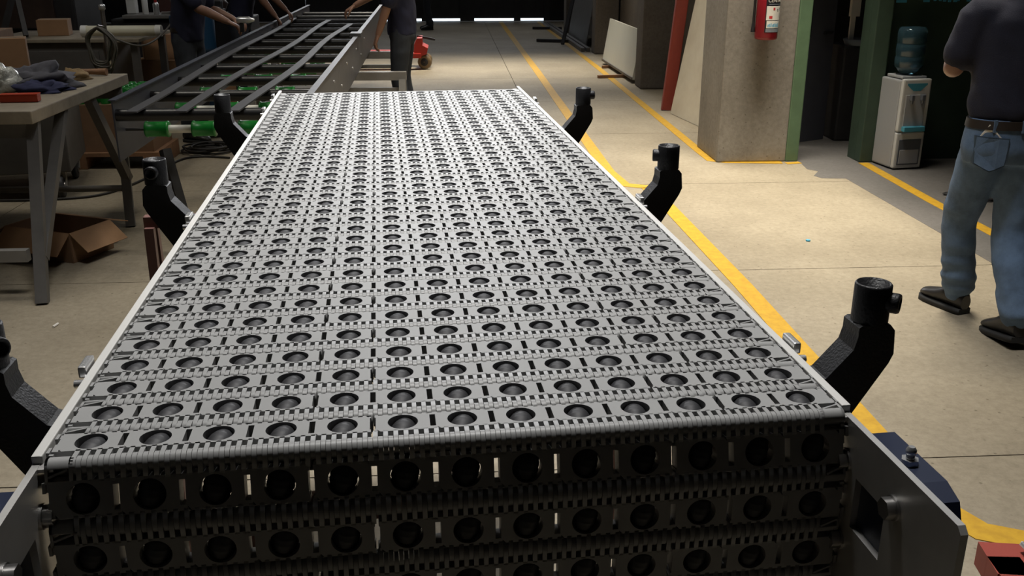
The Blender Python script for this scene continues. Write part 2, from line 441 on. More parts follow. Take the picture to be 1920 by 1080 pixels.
def module(n, edge):
    BH = 0.295
    xl = (-0.5 - (0.055 if edge else 0)) * P; xr = (n - 0.5) * P
    e = 0.0015 * P / 0.05
    sl, sw = 0.205 * P, 0.048 * P
    outer = []
    xl2, xr2 = xl + e, xr - e
    # left side, bottom to top handled clockwise-free: build CCW
    outer += [(xl2, -BH * P), (xr2, -BH * P)]
    outer += [(xr2, -sl), (xr - sw, -sl), (xr - sw, sl), (xr2, sl)]
    outer += [(xr2, BH * P), (xl2, BH * P)]
    if not edge: outer += [(xl2, sl), (xl + sw, sl), (xl + sw, -sl), (xl2, -sl)]
    else: outer += [(xl2, 0.13 * P), (xl + 0.05 * P, 0.13 * P), (xl + 0.05 * P, -0.05 * P), (xl2, -0.05 * P)]
    holes = []
    for c in range(n):
        cx = c * P
        holes.append([(cx + 0.253 * P * math.cos(2 * PI * k / 28), 0.253 * P * math.sin(2 * PI * k / 28)) for k in range(28)])
        for s in (1, -1):
            bx, by = cx + s * 0.405 * P, s * 0.275 * P
            holes.append([(bx - s * 0.035 * P, by + s * 0.025 * P), (bx + s * 0.025 * P, by + s * 0.025 * P), (bx + s * 0.025 * P, by - s * 0.045 * P)])
        if c < n - 1:
            bx = cx + 0.5 * P
            holes.append([(bx - sw, -sl), (bx + sw, -sl), (bx + sw, sl), (bx - sw, sl)])
    mb = fill_plate(outer, holes, -T / 2, T / 2)
    per = P / 6; fw = per * 0.46
    for c in range(n):
        for k in range(6):
            u = (c - 0.5) * P + (k + 0.25) * per
            if not (edge and u < -0.13 * P): finger(mb, u - fw / 2, u + fw / 2, -1)
            u = (c - 0.5) * P + (k + 0.75) * per
            if not (edge and u < -0.10 * P): finger(mb, u - fw / 2, u + fw / 2, 1)
    if edge:   # edge block: round bar at the pin with an open pocket and a slanted snap arm behind it
        r = T / 2
        finger(mb, xl + 0.01 * P, xl + 0.055 * P, 1); finger(mb, -0.185 * P, -0.125 * P, 1)
        prof = [(0.5 * P + r * math.cos(PI / 2 - PI * k / 8), r * math.sin(PI / 2 - PI * k / 8)) for k in range(9)] + [(0.49 * P, -r), (0.49 * P, r)]
        nn = len(prof); x0, x1 = xl + 0.01 * P, -0.125 * P
        vs = [(x, v, z) for x in (x0, x1) for v, z in prof]
        mb.add(vs, [tuple(range(nn)), tuple(range(nn, 2 * nn))[::-1]]); mb.add(vs, [(i, (i + 1) % nn, nn + (i + 1) % nn, nn + i) for i in range(nn)], True)
        mb.bar((xl + 0.06 * P, 0.36 * P, r - 0.05 * P), (-0.2 * P, 0.475 * P, r - 0.05 * P), 0.035 * P, 0.1 * P)
        mb.box((-0.35 * P, 0.415 * P, -r + 0.02 * P), (0.40 * P, 0.16 * P, 0.03 * P))
        for v in (-0.26, 0.20):
            mb.box((xl - 0.012 * P, v * P, r - 0.065 * P), (0.05 * P, 0.17 * P, 0.15 * P))
        mb.box((xl + 0.05 * P, -0.365 * P, 0), (0.07 * P, 0.05 * P, T * 0.9))
    return mb.mesh('belt_module', 'grey_plastic')

MOD = {(n, e): module(n, e) for n, e in ((5, 1), (4, 1), (6, 0), (2, 1), (3, 1))}
# roller: ribbed barrel on a short axle
prof = []
for k in range(13):
    a = -1 + 2 * k / 12; rr = 0.232 - 0.045 * a * a - (0.010 if k in (3, 6, 9) else 0)
    prof.append((a * 0.225 * P, rr * P))
prof = [(-0.33 * P, 0.035 * P), (-0.245 * P, 0.035 * P), (-0.245 * P, 0.09 * P), (-0.23 * P, 0.12 * P)] + prof + [(0.23 * P, 0.12 * P), (0.245 * P, 0.09 * P), (0.245 * P, 0.035 * P), (0.33 * P, 0.035 * P)]
ROLL = MB().lathe((0, 0, 0), (0, 1, 0), prof, 22).mesh('roller', 'black_plastic')
ZR = T / 2 + 0.004 * P - 0.232 * P

NR = 40
rows = [(r * P, -T / 2, 0.0, r) for r in range(NR)]
y, z = -0.5 * P, -T / 2
for i, ang in enumerate((75, 90, 93, 97, 101)):
    A = math.radians(ang); d = (-math.cos(A), -math.sin(A))
    rows.append((y + d[0] * P / 2, z + d[1] * P / 2, A, -1 - i)); y += d[0] * P; z += d[1] * P
y, z = (NR - 0.5) * P, -T / 2
for i, ang in enumerate((-75, -90)):
    A = math.radians(ang); d = (math.cos(A), math.sin(A))
    rows.append((y + d[0] * P / 2, z + d[1] * P / 2, A, NR + i)); y += d[0] * P; z += d[1] * P
far_rollers = []
count = 0
order = sorted(rows, key=lambda q: abs(q[3] + 1.5))
for (yy, zz, A, r) in order:
    lay = ((0, 5, 1, 0), (5, 6, 0, 0), (12, 2, 1, 1)) if r % 2 == 0 else ((0, 4, 1, 0), (4, 6, 0, 0), (12, 3, 1, 1))
    for (c0, n, e, flip) in lay:
        m = inst('belt_module', MOD[(n, e)], conv, (c0 * P, yy, zz), (A, 0, PI if flip else 0), 'ZYX')
        for k in range(n):
            if count < 299 and r < NR:
                inst('roller', ROLL, m, (k * P, 0, ZR), (0, 0, math.radians(-12))); count += 1
            else:
                c = c0 - k if flip else c0 + k
                far_rollers.append(Matrix.Translation((c * P, yy, zz)) @ Matrix.Rotation(A, 4, 'X') @ Matrix.Translation((0, 0, ZR)) @ Matrix.Rotation(math.radians(-12), 4, 'Z'))
fr = MB()
rv = [v.co.copy() for v in ROLL.vertices]; rf = [tuple(p.vertices) for p in ROLL.polygons]
for M_ in far_rollers: fr.add([M_ @ v for v in rv], rf, True)
fo = fr.build('far_rollers', 'black_plastic', conv); fo['kind'] = 'stuff'; fo['label'] = 'small black rollers in the far rows of the belt'

# frame of the conveyor (belt frame coordinates)
XR0, XR1 = 0.6405, 0.6465
XL1, XL0 = -0.0335, -0.0395
YE = NR * P + 0.03
HP = 0.235
for side, (xa, xb) in (('r', (XR0, XR1)), ('l', (XL0, XL1))):
    sgn = 1 if side == 'r' else -1
    xi = xa if side == 'r' else xb
    # side plate with a square opening near its front end
    ho = [(-0.058, -0.052), (-0.108, -0.052), (-0.108, -0.100), (-0.058, -0.100)]
    plate = fill_plate([(-0.205, -HP), (YE, -HP), (YE, -0.006), (-0.200, -0.006), (-0.205, -0.011)], [ho], xa, xb)
    plate.v = [(w, u, v) for (u, v, w) in plate.v]
    p = plate.build('side_plate', 'stainless', conv)
    for (by, bz) in ((-0.037, -0.045), (-0.042, -0.122), (-0.120, -0.042)):
        hx = MB().cyl((xi, by, bz), (xi - sgn * 0.002, by, bz), 0.0105, n=18).cyl((xi - sgn * 0.002, by, bz), (xi - sgn * 0.0095, by, bz), 0.0092, n=6)
        hx.build('hex_bolt', 'steel', p)
    # inward lip under the belt edge and the white wear strip on it
    MB().box2((xi, -0.031, -0.0095), (xi - sgn * 0.012, YE, -0.0065)).build('frame_lip', 'stainless', conv)
    MB().bbox(((xa + xb) / 2 - sgn * 0.0006, (YE - 0.022) / 2, -0.0030), (0.0085, YE + 0.022, 0.0075), 0.0012).build('wear_strip', 'wear_strip', conv)
    # bearing housing on the outside
    xo = xb if side == 'r' else xa
    prof = [(-0.140, -0.115), (-0.018, -0.115), (-0.018, -0.036), (-0.028, -0.026), (-0.112, -0.026), (-0.132, -0.033), (-0.140, -0.052)]
    h = MB().prism(prof, xo, xo + sgn * 0.042, lambda u, v, w: (w, u, v)).build('bearing_housing', 'navy_block', conv)
    MB().cyl((xo + sgn * 0.024, -0.140, -0.047), (xo + sgn * 0.024, -0.146, -0.047), 0.0125, n=18).cyl((xo + sgn * 0.024, -0.146, -0.047), (xo + sgn * 0.024, -0.156, -0.047), 0.011, n=6).build('adjusting_bolt', 'chrome', h)
    cx = xo + sgn * 0.026
    MB().cyl((cx, -0.082, -0.026), (cx, -0.082, -0.021), 0.0075, n=6).lathe((cx, -0.082, -0.021), (0, 0, 1), [(0, 0.0036), (0.003, 0.0036), (0.004, 0.0028), (0.005, 0.0045), (0.008, 0.0045), (0.011, 0.0026)], 14).build('grease_nipple', 'chrome', h)
    MB().lathe((xo + sgn * 0.0005, -0.083, -0.076), (sgn, 0, 0), [(0.012, 0.004), (0.012, 0.012), (0.004, 0.013), (0.004, 0.019), (0.0, 0.020), (0.0, 0.0235)], 24, False).build('shaft_bearing', 'steel', h)
    # small chrome clamps on the outside of the plate
    for yc in ((0.155, 0.70, 1.72, 1.95) if side == 'l' else (0.12, 0.72, 1.80)):
        MB().bbox((xo + sgn * 0.006, yc, 0.0), (0.008, 0.03, 0.012), 0.002).cyl((xo, yc - 0.022, -0.008), (xo + sgn * 0.012, yc - 0.022, -0.008), 0.004, n=6).build('frame_clamp', 'chrome', conv)
    # guide-rail brackets
    pr = [(0, -0.010), (0.010, -0.006), (0.034, 0.022), (0.037, 0.034), (0.037, 0.044), (0.040, 0.046), (0.068, 0.046), (0.073, 0.040), (0.075, 0.016), (0.071, 0.006), (0.036, -0.052), (0.010, -0.092), (0, -0.095)]
    for bi, yb in enumerate((0.062, 0.735, 1.41)):
        br = MB().prism([(u, v) for u, v in pr], yb - 0.016, yb + 0.016, lambda u, v, w: (xo + sgn * u, w, v)).build('rail_bracket', 'black_matte', conv)
        sx = xo + sgn * 0.0545
        so = MB().lathe((sx, yb, 0.046), (0, 0, 1), [(0, 0.0172), (0.036, 0.0172), (0.0375, 0.0160), (0.0375, 0.0148), (0.024, 0.0140), (0.024, 0.002)], 28)
        so.build('rail_socket', 'black_matte', br)
        an = {('r', 0): -40, ('r', 1): 165, ('r', 2): 0, ('l', 0): -40, ('l', 1): -95, ('l', 2): 120}[(side, bi)]
        dx, dy = math.cos(math.radians(an)), math.sin(math.radians(an))
        zz = 0.0665
        MB().lathe((sx + dx * 0.013, yb + dy * 0.013, zz), (dx, dy, 0), [(0, 0.0095), (0.0105, 0.0098), (0.0125, 0.0088), (0.0125, 0.0064), (0.004, 0.0060), (0.004, 0.0005)], 22).build('socket_boss', 'black_matte', br)
MB().cyl((XL1, -0.016, -0.025), (XR0, -0.016, -0.025), 0.006, n=12).build('light_stop_bar', 'black_matte', conv)  # added thin bar inside the nose, stops light leaking between the module rows
# drive shaft between the plates, cross members under the belt
MB().cyl((XL1, 0.30, -0.125), (XR0, 0.30, -0.125), 0.02, n=20).build('cross_tube', 'steel', conv)
for yc in (0.80, 1.30, 1.80):
    MB().box2((XL1, yc - 0.02, -0.21), (XR0, yc + 0.02, -0.17)).build('cross_member', 'stainless', conv)
for xc in (0.08, 0.30, 0.53):
    MB().box2((xc - 0.012, 0.25, -T - 0.030), (xc + 0.012, YE - 0.03, -T - 0.004)).build('support_rail', 'black_matte', conv)

# two reddish-brown trestles carrying it
def trestle(name, c, rz, half, ztop, sec, m, splay, label, group, legdrop=0.0):
    t = empty(name, (c[0], c[1], 0), rz); tag(t, label, 'trestle', group)
    MB().box2((-half, -sec / 2, ztop - sec), (half, sec / 2, ztop)).build('beam', m, t)
    for sx in (-1, 1):
        for sy in (-1, 1):
            MB().bar((sx * (half - sec * 0.5), sy * sec * 0.7, ztop - sec * 0.9), (sx * (half - sec * 0.5), sy * (sec * 0.7 + splay), 0), sec * 0.8, sec * 0.8).build('leg', m, t)
        MB().bar((sx * (half - sec * 0.5), -splay * 0.65 - sec * 0.5, ztop * 0.35), (sx * (half - sec * 0.5), splay * 0.65 + sec * 0.5, ztop * 0.35), sec * 0.6, sec * 0.6).build('brace', m, t)
    MB().bar((-half + sec, 0, ztop * 0.72), (half - sec, 0, ztop * 0.72), sec * 0.5, sec * 0.5).build('stretcher', m, t)
    return t
trestle('support_trestle', (-0.16, 2.36), BROT, 0.60, 1.031, 0.028, 'red_brown_paint', 0.05, 'red-brown steel trestle under the far half of the roller belt', None)
trestle('support_trestle', (0.02, 1.02), BROT, 0.28, 1.031, 0.028, 'red_brown_paint', 0.05, 'red-brown steel trestle under the near end of the roller belt', None)

# ================================================================== BACKGROUND CONVEYOR FRAME
bg = empty('conveyor_frame', (0, 0, 0)); tag(bg, 'unfinished blue-grey conveyor frame with cross tubes and green rollers', 'conveyor frame')
Y0, Y1 = 5.12, 14.0
def bgx(x, y): return x - 0.0215 * (y - 5.2)     # frame runs slightly skew to the aisle
def rail(xa, m):
    mb = MB(); vs = []
    for y in (Y0, Y1):
        x = bgx(xa, y)
        for dx, z in ((-0.004, 0.58), (0.004, 0.58), (0.004, 0.90), (-0.004, 0.90)): vs.append((x + dx, y, z))
    mb.add(vs, [(3, 2, 1, 0), (4, 5, 6, 7), (0, 1, 5, 4), (1, 2, 6, 5), (2, 3, 7, 6), (3, 0, 4, 7)])
    return mb
for nm, xa, s in (('l', -1.765, 1), ('r', -0.765, -1)):
    r = rail(xa, 'blue_steel').build('side_rail', 'galvanised' if nm == 'r' else 'blue_steel', bg)
    vs = []
    for y in (Y0, Y1):
        x = bgx(xa, y)
        for dx, z in ((-0.02, 0.90), (0.02, 0.90), (0.02, 0.906), (-0.02, 0.906)): vs.append((x + dx, y, z))
    MB().add(vs, [(3, 2, 1, 0), (4, 5, 6, 7), (0, 1, 5, 4), (1, 2, 6, 5), (2, 3, 7, 6), (3, 0, 4, 7)]).build('rail_flange', 'galvanised' if nm == 'r' else 'blue_steel', r)
    for k in range(9):
        yy = 5.5 + k * 0.55; x = bgx(xa, yy)
        MB().cyl((x - 0.004, yy, 0.80 - 0.10 * (k % 2)), (x + 0.012, yy, 0.80 - 0.10 * (k % 2)), 0.012, n=6).build('rail_bolt', 'chrome', r)
for k in range(13):
    yy = 5.16 + 0.675 * k; xa, xb = bgx(-1.765, yy) + 0.004, bgx(-0.765, yy) - 0.004
    MB().cyl((xa, yy, 0.822), (xb, yy, 0.822), 0.032, n=18).build('cross_tube', 'black_tube', bg)
    yr = yy + 0.12
    rr = MB().cyl((bgx(-1.648, yr), yr, 0.725), (bgx(-0.785, yr), yr, 0.725), 0.022, n=14).build('return_roller', 'pvc_white', bg)
    MB().cyl((bgx(-1.765, yr) + 0.004, yr, 0.725), (bgx(-0.765, yr) - 0.004, yr, 0.725), 0.008, n=10).build('axle', 'machine_dark', rr)
    if k < 8:
        for q in range(4):
            xs_ = bgx(-1.655, yr) + q * 0.25
            MB().lathe((xs_, yr, 0.725), (1, 0, 0), [(0, 0.024), (0, 0.042), (0.008, 0.045), (0.012, 0.041), (0.113, 0.041), (0.117, 0.045), (0.125, 0.042), (0.125, 0.024)], 20, False).build('roller_sleeve', 'green_rubber', rr)
for (x0, x1, ye, sag) in ((-1.65, -1.70, 12.0, 0.02), (-1.39, -1.25, 11.6, 0.03), (-1.10, -0.99, 11.0, 0.03)):
    n = 24; vs = []
    for i in range(n + 1):
        t = i / n; yy = 5.0 + (ye - 5.0) * t; xx = x0 + (bgx(x1, ye) - x0) * t + 0.02 * math.sin(t * 9 + x0 * 7)
        zz = 0.857 + 0.004 * abs(math.sin(PI * (yy - 5.16) / 0.675)) * 0 + 0.0
        for dx, dz in ((-0.03, 0), (0.03, 0), (0.03, 0.008), (-0.03, 0.008)): vs.append((xx + dx, yy, zz + dz))
    fs = [(3, 2, 1, 0), tuple(range(4 * n, 4 * n + 4))]
    for i in range(n):
        for k in range(4): fs.append((4 * i + k, 4 * i + (k + 1) % 4, 4 * (i + 1) + (k + 1) % 4, 4 * (i + 1) + k))
    MB().add(vs, fs).build('slide_strip', 'strip_plastic', bg)
MB().box2((-0.90, 8.9, 0.895), (-0.80, 9.1, 0.93)).build('splice_plate', 'galvanised', bg)
# folding leg at the near end
MB().bar((-1.62, 5.45, 0.58), (-1.48, 5.3, 0.0), 0.05, 0.05).build('leg', 'machine_dark', bg)
MB().bar((-0.9, 5.45, 0.58), (-0.95, 5.3, 0.0), 0.05, 0.05).build('leg', 'machine_dark', bg)
trestle('sawhorse', (-1.13, 9.0), 0, 0.72, 0.579, 0.075, 'light_grey_paint', 0.14, 'nearer grey sawhorse under the conveyor frame, beside the standing worker', 'sawhorses')
trestle('sawhorse', (-1.26, 10.85), 0, 0.70, 0.579, 0.075, 'light_grey_paint', 0.14, 'farther grey sawhorse under the conveyor frame, behind the worker', 'sawhorses')

# ================================================================== RIGHT SIDE: columns, leaning sheets
def column(x0, x1, y0, y1, m, label):
    o = MB().bbox(((x0 + x1) / 2, (y0 + y1) / 2, ROOF / 2), (x1 - x0, y1 - y0, ROOF), 0.012)
    return o
pc = empty('concrete_column', (2.48, 7.9, 0)); tag(pc, 'wide stained concrete column carrying the fire extinguisher, green on one edge', 'column', 'concrete columns')
MB().bbox((2.435 - 2.48, 0, ROOF / 2), (0.57, 0.66, ROOF), 0.012).build('shaft', 'column_concrete', pc)
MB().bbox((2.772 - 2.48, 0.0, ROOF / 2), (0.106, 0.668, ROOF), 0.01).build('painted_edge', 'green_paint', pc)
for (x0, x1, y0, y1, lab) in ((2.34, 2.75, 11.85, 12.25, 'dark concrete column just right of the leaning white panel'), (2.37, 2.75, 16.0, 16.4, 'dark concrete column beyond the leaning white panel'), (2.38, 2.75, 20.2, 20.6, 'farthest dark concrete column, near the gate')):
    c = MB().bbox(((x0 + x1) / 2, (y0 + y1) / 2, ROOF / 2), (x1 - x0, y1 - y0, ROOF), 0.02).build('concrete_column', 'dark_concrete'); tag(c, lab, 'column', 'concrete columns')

def leaning(name, a, b, hgt, lean, th, m, label, cat):  # sheet standing on floor line a-b, leaning towards +x
    a, b = Vector((*a, 0)), Vector((*b, 0)); up = Vector((lean, 0, 1)).normalized() * hgt
    n = (b - a).cross(up).normalized() * th
    z = Vector((0, 0, 0.004))
    q = [a, b, b + up, a + up]; vs = [p + z for p in q] + [p + n + z for p in q]
    mn = min(v.z for v in vs); vs = [v - Vector((0, 0, mn - 0.001)) for v in vs]
    return vs
def leaning_obj(name, *args):
    a, b, hgt, lean, th, m, label, cat = args
    vs = leaning(name, *args)
    return tag(MB().add(vs, [(3, 2, 1, 0), (4, 5, 6, 7), (0, 1, 5, 4), (1, 2, 6, 5), (2, 3, 7, 6), (3, 0, 4, 7)]).build(name, m), label, cat)
leaning_obj('leaning_sheet', (2.31, 10.02), (2.44, 9.02), 2.2, 0.17, -0.018, 'ply_sheet', 'tall pale stained sheet leaning beside the concrete column', 'sheet')
rb = empty('steel_beam', (2.32, 10.2, 0)); tag(rb, 'red oxide steel channel leaning upright behind the pale sheet', 'beam')
dl = Vector((0.085, 0.0, 1)).normalized()
for nm, off, w, d in (('web', Vector((0, 0, 0)), 0.115, 0.012), ('flange', Vector((-0.058, 0.03, 0)), 0.010, 0.06), ('flange', Vector((0.058, 0.03, 0)), 0.010, 0.06)):
    MB().bar(off + Vector((0, 0, 0.006)), off + dl * 2.7, w, d, up=(0, 1, 0)).build(nm, 'red_oxide', rb)
wp = empty('white_metal_board', (0, 0, 0)); tag(wp, 'white metal panel leaning against the dark column on wooden sticks', 'panel')
vs = leaning('p', (2.29, 14.65), (2.335, 12.40), 0.62, 0.16, -0.03, None, None, None)
vs = [v + Vector((0, 0, 0.045)) for v in vs]
MB().add(vs, [(3, 2, 1, 0), (4, 5, 6, 7), (0, 1, 5, 4), (1, 2, 6, 5), (2, 3, 7, 6), (3, 0, 4, 7)]).build('sheet', 'white_panel', wp)
MB().bar(vs[0] + Vector((-0.004, 0, 0.012)), vs[1] + Vector((-0.004, 0, 0.012)), 0.012, 0.03).build('edge_fold', 'grey_paint', wp)
for (yy, x0, x1, lab) in ((13.0, 1.97, 2.50, 'longer wooden stick on the floor under the white panel'), (14.1, 2.20, 2.50, 'shorter wooden stick under the far end of the white panel')):
    tag(MB().bar((x0, yy - 0.05, 0.022), (x1, yy + 0.03, 0.022), 0.04, 0.036).build('wooden_stick', 'wood'), lab, 'wood stick', 'sticks under the panel')
# dark sheets and bars stacked far down the aisle
leaning_obj('dark_sheet', (2.36, 19.6), (2.38, 17.2), 1.5, 0.16, -0.02, 'grey_paint', 'dark grey sheet leaning on the wall far down the aisle', 'sheet')
leaning_obj('black_sheet', (2.50, 17.1), (2.52, 16.5), 1.5, 0.12, -0.02, 'machine_dark', 'narrow black sheet leaning beside the far dark column', 'sheet')
tag(MB().bar((2.02, 17.6, 0.02), (2.58, 18.8, 1.8), 0.06, 0.04).build('steel_angle', 'machine_dark'), 'black steel bar propped upright against the far grey sheet', 'steel bar')
for k, (a, b, lab) in enumerate((((1.62, 18.3), (2.20, 18.1), 'short dark bar lying across the far aisle line, nearer one'), ((1.78, 21.2), (2.4, 21.1), 'short dark bar lying across the far aisle line, farther one'))):
    tag(MB().bar((*a, 0.03), (*b, 0.03), 0.10, 0.05).build('floor_bar', 'machine_dark'), lab, 'steel bar', 'bars on the floor')
for k, (x, lab) in enumerate(((2.20, 'long grey flat bar lying along the wall, nearest the aisle line'), (2.29, 'long grey flat bar lying along the wall, nearest the wall'))):
    tag(MB().bar((x - 0.05, 22.4, 0.035), (x + 0.03, 16.4, 0.035), 0.06, 0.06).build('flat_bar', 'grey_paint'), lab, 'steel bar', 'long bars by the wall')

# fire extinguisher on the column
ex = empty('fire_extinguisher', (2.435, 7.465, 0.985)); tag(ex, 'red fire extinguisher hanging on the concrete column', 'extinguisher')
MB().lathe((0, 0, 0), (0, 0, 1), [(0, 0.070), (0.006, 0.084), (0.02, 0.087), (0.44, 0.087), (0.49, 0.070), (0.52, 0.035), (0.54, 0.025)], 28).build('cylinder', 'ext_red', ex)
va = MB().cyl((0, 0, 0.54), (0, 0, 0.60), 0.022, n=16).build('valve', 'brass', ex)
MB().bar((0.0, 0, 0.61), (0.12, 0, 0.64), 0.02, 0.012).bar((0.0, 0, 0.585), (0.11, 0, 0.575), 0.02, 0.010).build('handle', 'black_matte', va)
MB().tube([(-0.02, -0.01, 0.57), (-0.07, -0.01, 0.56), (-0.10, 0.0, 0.48), (-0.102, 0.01, 0.30), (-0.100, 0.02, 0.10)], 0.010).lathe((-0.100, 0.02, 0.12), (0, 0, -1), [(0, 0.011), (0.06, 0.017), (0.065, 0.017)], 14).build('hose', 'black_matte', ex)
MB().box((0, 0.082, 0.40), (0.05, 0.03, 0.10)).build('wall_hook', 'steel', ex)
def curved_label(z0, z1, a0, a1, r, m, name, parent):
    mb = MB(); n = 10; vs = []
    for rr in (r, r - 0.002):
        for zz in (z0, z1):
            for i in range(n + 1):
                a = math.radians(a0 + (a1 - a0) * i / n); vs.append((rr * math.sin(a), -rr * math.cos(a), zz))
    k = n + 1; fs = []
    for i in range(n):
        fs += [(i, i + 1, k + i + 1, k + i), (2 * k + i + 1, 2 * k + i, 3 * k + i, 3 * k + i + 1), (i, 2 * k + i, 2 * k + i + 1, i + 1), (k + i, k + i + 1, 3 * k + i + 1, 3 * k + i)]
    fs += [(0, k, 3 * k, 2 * k), (n, 2 * k + n, 3 * k + n, k + n)]
    return mb.add(vs, fs).build(name, m, parent)
lab = curved_label(0.058, 0.42, -28, 62, 0.0885, 'label_black', 'label', ex)
lab['label'] = 'black printed label'
curved_label(0.148, 0.252, -24, 58, 0.0895, 'paper', 'white_sticker', lab)
curved_label(0.090, 0.144, -20, 56, 0.0895, 'paper', 'white_sticker', lab)
curved_label(0.060, 0.086, -22, 56, 0.0895, 'label_grey', 'grey_band', lab)
curved_label(0.262, 0.268, -14, 56, 0.0895, 'label_grey', 'print_line', lab)
for (z0, z1, a0, a1) in ((0.222, 0.240, 8, 18), (0.160, 0.180, -10, 6)): curved_label(z0, z1, a0, a1, 0.0900, 'red_print', 'red_mark', lab)
for (z0, z1, a0, a1) in ((0.225, 0.232, 30, 38), (0.215, 0.219, 30, 38), (0.216, 0.238, 46, 50), (0.165, 0.20, 50, 53)): curved_label(z0, z1, a0, a1, 0.0900, 'label_grey', 'grey_mark', lab)
for k in range(9): curved_label(0.098, 0.118 + 0.004 * (k % 3), -14 + 7 * k, -9.5 + 7 * k, 0.0900, 'cyan_print', 'cyan_letter', lab)
def text(s, size, m, name, parent, loc, rot, extr=0.001):
    cu = bpy.data.curves.new(name, 'FONT'); cu.body = s; cu.size = size; cu.extrude = extr; cu.align_x = 'CENTER'
    o = bpy.data.objects.new(name, cu); C.objects.link(o)
    dg = bpy.context.evaluated_depsgraph_get(); me = bpy.data.meshes.new_from_object(o.evaluated_get(dg))
    bpy.data.objects.remove(o); me.materials.clear(); me.materials.append(MATS[m])
    return me
me = text('CENTRE', 0.034, 'paper', 'lettering', None, None, None)
for v in me.vertices:
    a = math.radians(20) + v.co.x / 0.0905; r = 0.0895 + v.co.z * 0.4; v.co = Vector((r * math.sin(a), -r * math.cos(a), 0.280 + v.co.y))
o = inst('lettering', me, lab)

# ================================================================== SIDE BAY
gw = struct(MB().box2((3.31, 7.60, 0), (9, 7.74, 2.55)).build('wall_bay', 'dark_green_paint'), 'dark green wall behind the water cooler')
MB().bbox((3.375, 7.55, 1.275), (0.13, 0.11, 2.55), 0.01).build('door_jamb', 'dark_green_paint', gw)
# blue hand-painted letters high on the green wall (their lower ends)
xk = [(3.55, 0.10, 0.26)] + [(3.742, 0.055, 0.20), (3.60, 0.0, 0)] 
for (px, w, h, py) in ((1690, 0.085, 0.20, 5), (1737, 0.05, 0.20, 4), (1753, 0.022, 0.16, 2), (1763, 0.022, 0.16, 2), (1771, 0.026, 0.16, 3), (1780, 0.026, 0.16, 4), (1791, 0.03, 0.16, 4), (1797, 0.02, 0.16, 2), (1816, 0.03, 0.16, 3), (1832, 0.06, 0.18, 5)):
    p = aty(px, py, 7.596)
    MB().bbox((p.x, 7.596, p.z + h / 2), (w, 0.006, h), min(w * 0.45, 0.012) if False else 0.0025).build('painted_letter', 'cyan_print', gw)
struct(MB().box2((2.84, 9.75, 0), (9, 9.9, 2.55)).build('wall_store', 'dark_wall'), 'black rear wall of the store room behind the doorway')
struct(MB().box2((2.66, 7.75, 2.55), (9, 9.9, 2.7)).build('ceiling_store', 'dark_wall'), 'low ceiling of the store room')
sd = empty('metal_door', (2.95, 8.3, 0)); tag(sd, 'blue-grey metal door leaf standing open in the dark doorway', 'door')
R_ = Matrix.Rotation(math.radians(28), 3, 'Z')
MB().box(R_ @ Vector((0.24, 0, 1.05)), (0.50, 0.04, 2.1), R_).build('leaf', 'blue_grey_door', sd)
MB().box(R_ @ Vector((0.12, -0.024, 1.25)), (0.13, 0.01, 0.65), R_).build('vent_panel', 'machine_dark', sd)
MB().box(R_ @ Vector((0.40, -0.03, 0.95)), (0.10, 0.03, 0.02), R_).build('handle', 'machine_dark', sd)
st = empty('storage_bin', (3.62, 8.6, 0)); tag(st, 'black machine with a round basin in the dark doorway', 'machine')
MB().bbox((0, 0, 0.42), (0.34, 0.4, 0.84), 0.02).build('body', 'machine_dark', st)
MB().lathe((0, -0.1, 0.84), (0, 0, 1), [(0, 0.12), (0.05, 0.14), (0.055, 0.13), (0.01, 0.10)], 20).build('basin_rim', 'label_grey', st)
MB().box2((-0.08, -0.05, 1.08), (0.0, 0.0, 1.22)).box2((-0.07, -0.04, 0.86), (-0.03, -0.01, 1.08)).build('tap', 'paper', st)

# water cooler with bottle
wc = empty('water_cooler', (3.555, 7.36, 0), math.radians(8)); tag(wc, 'white and blue water cooler standing against the green wall', 'water cooler')
def fr_(x0, x1, z0, z1, y0, y1, m, name, r=0.006, parent=None): return MB().bbox(((x0 + x1) / 2, (y0 + y1) / 2, (z0 + z1) / 2), (x1 - x0, y1 - y0, z1 - z0), r).build(name, m, parent or wc)
fr_(-0.125, 0.125, 0.012, 0.695, -0.11, 0.15, 'cooler_grey', 'body', 0.012)
fp = fr_(-0.120, 0.120, 0.012, 0.295, -0.145, -0.105, 'cooler_white', 'lower_door', 0.012)
fu = fr_(-0.120, 0.120, 0.300, 0.705, -0.145, -0.105, 'cooler_white', 'front_panel', 0.012)
rc = fr_(-0.085, 0.085, 0.335, 0.585, -0.149, -0.140, 'cooler_grey', 'recess_panel', 0.004)
MB().prism([(-0.085, 0.66), (-0.03, 0.615), (0.03, 0.615), (0.085, 0.66), (0.085, 0.672), (-0.085, 0.672)], -0.1465, -0.140, lambda u, v, w: (u, w, v)).build('blue_badge', 'cooler_blue', fu)
for sx in (-0.045, 0.045):
    tp = MB().bbox((sx, -0.165, 0.565), (0.026, 0.035, 0.045), 0.005).build('tap', 'cooler_dark', wc)
    MB().cyl((sx, -0.170, 0.545), (sx, -0.170, 0.520), 0.008, n=10).build('spout', 'cooler_dark', tp)
fr_(-0.090, 0.090, 0.305, 0.345, -0.185, -0.140, 'cooler_blue', 'drip_tray', 0.006)
MB().bbox((0.0, -0.147, 0.14), (0.19, 0.006, 0.20), 0.0025).build('glazed_window', 'cooler_dark', fp)
MB().bbox((0.0, -0.149, 0.105), (0.165, 0.006, 0.11), 0.0025).build('window_tint', 'cooler_grey', fp)
for sx in (-0.09, 0.09):
    for yy in (-0.10, 0.12): MB().cyl((sx, yy, 0), (sx, yy, 0.014), 0.014, n=12).build('foot', 'black_matte', wc)
fr_(-0.105, 0.105, 0.70, 0.722, -0.095, 0.115, 'cooler_grey', 'top_collar', 0.008)
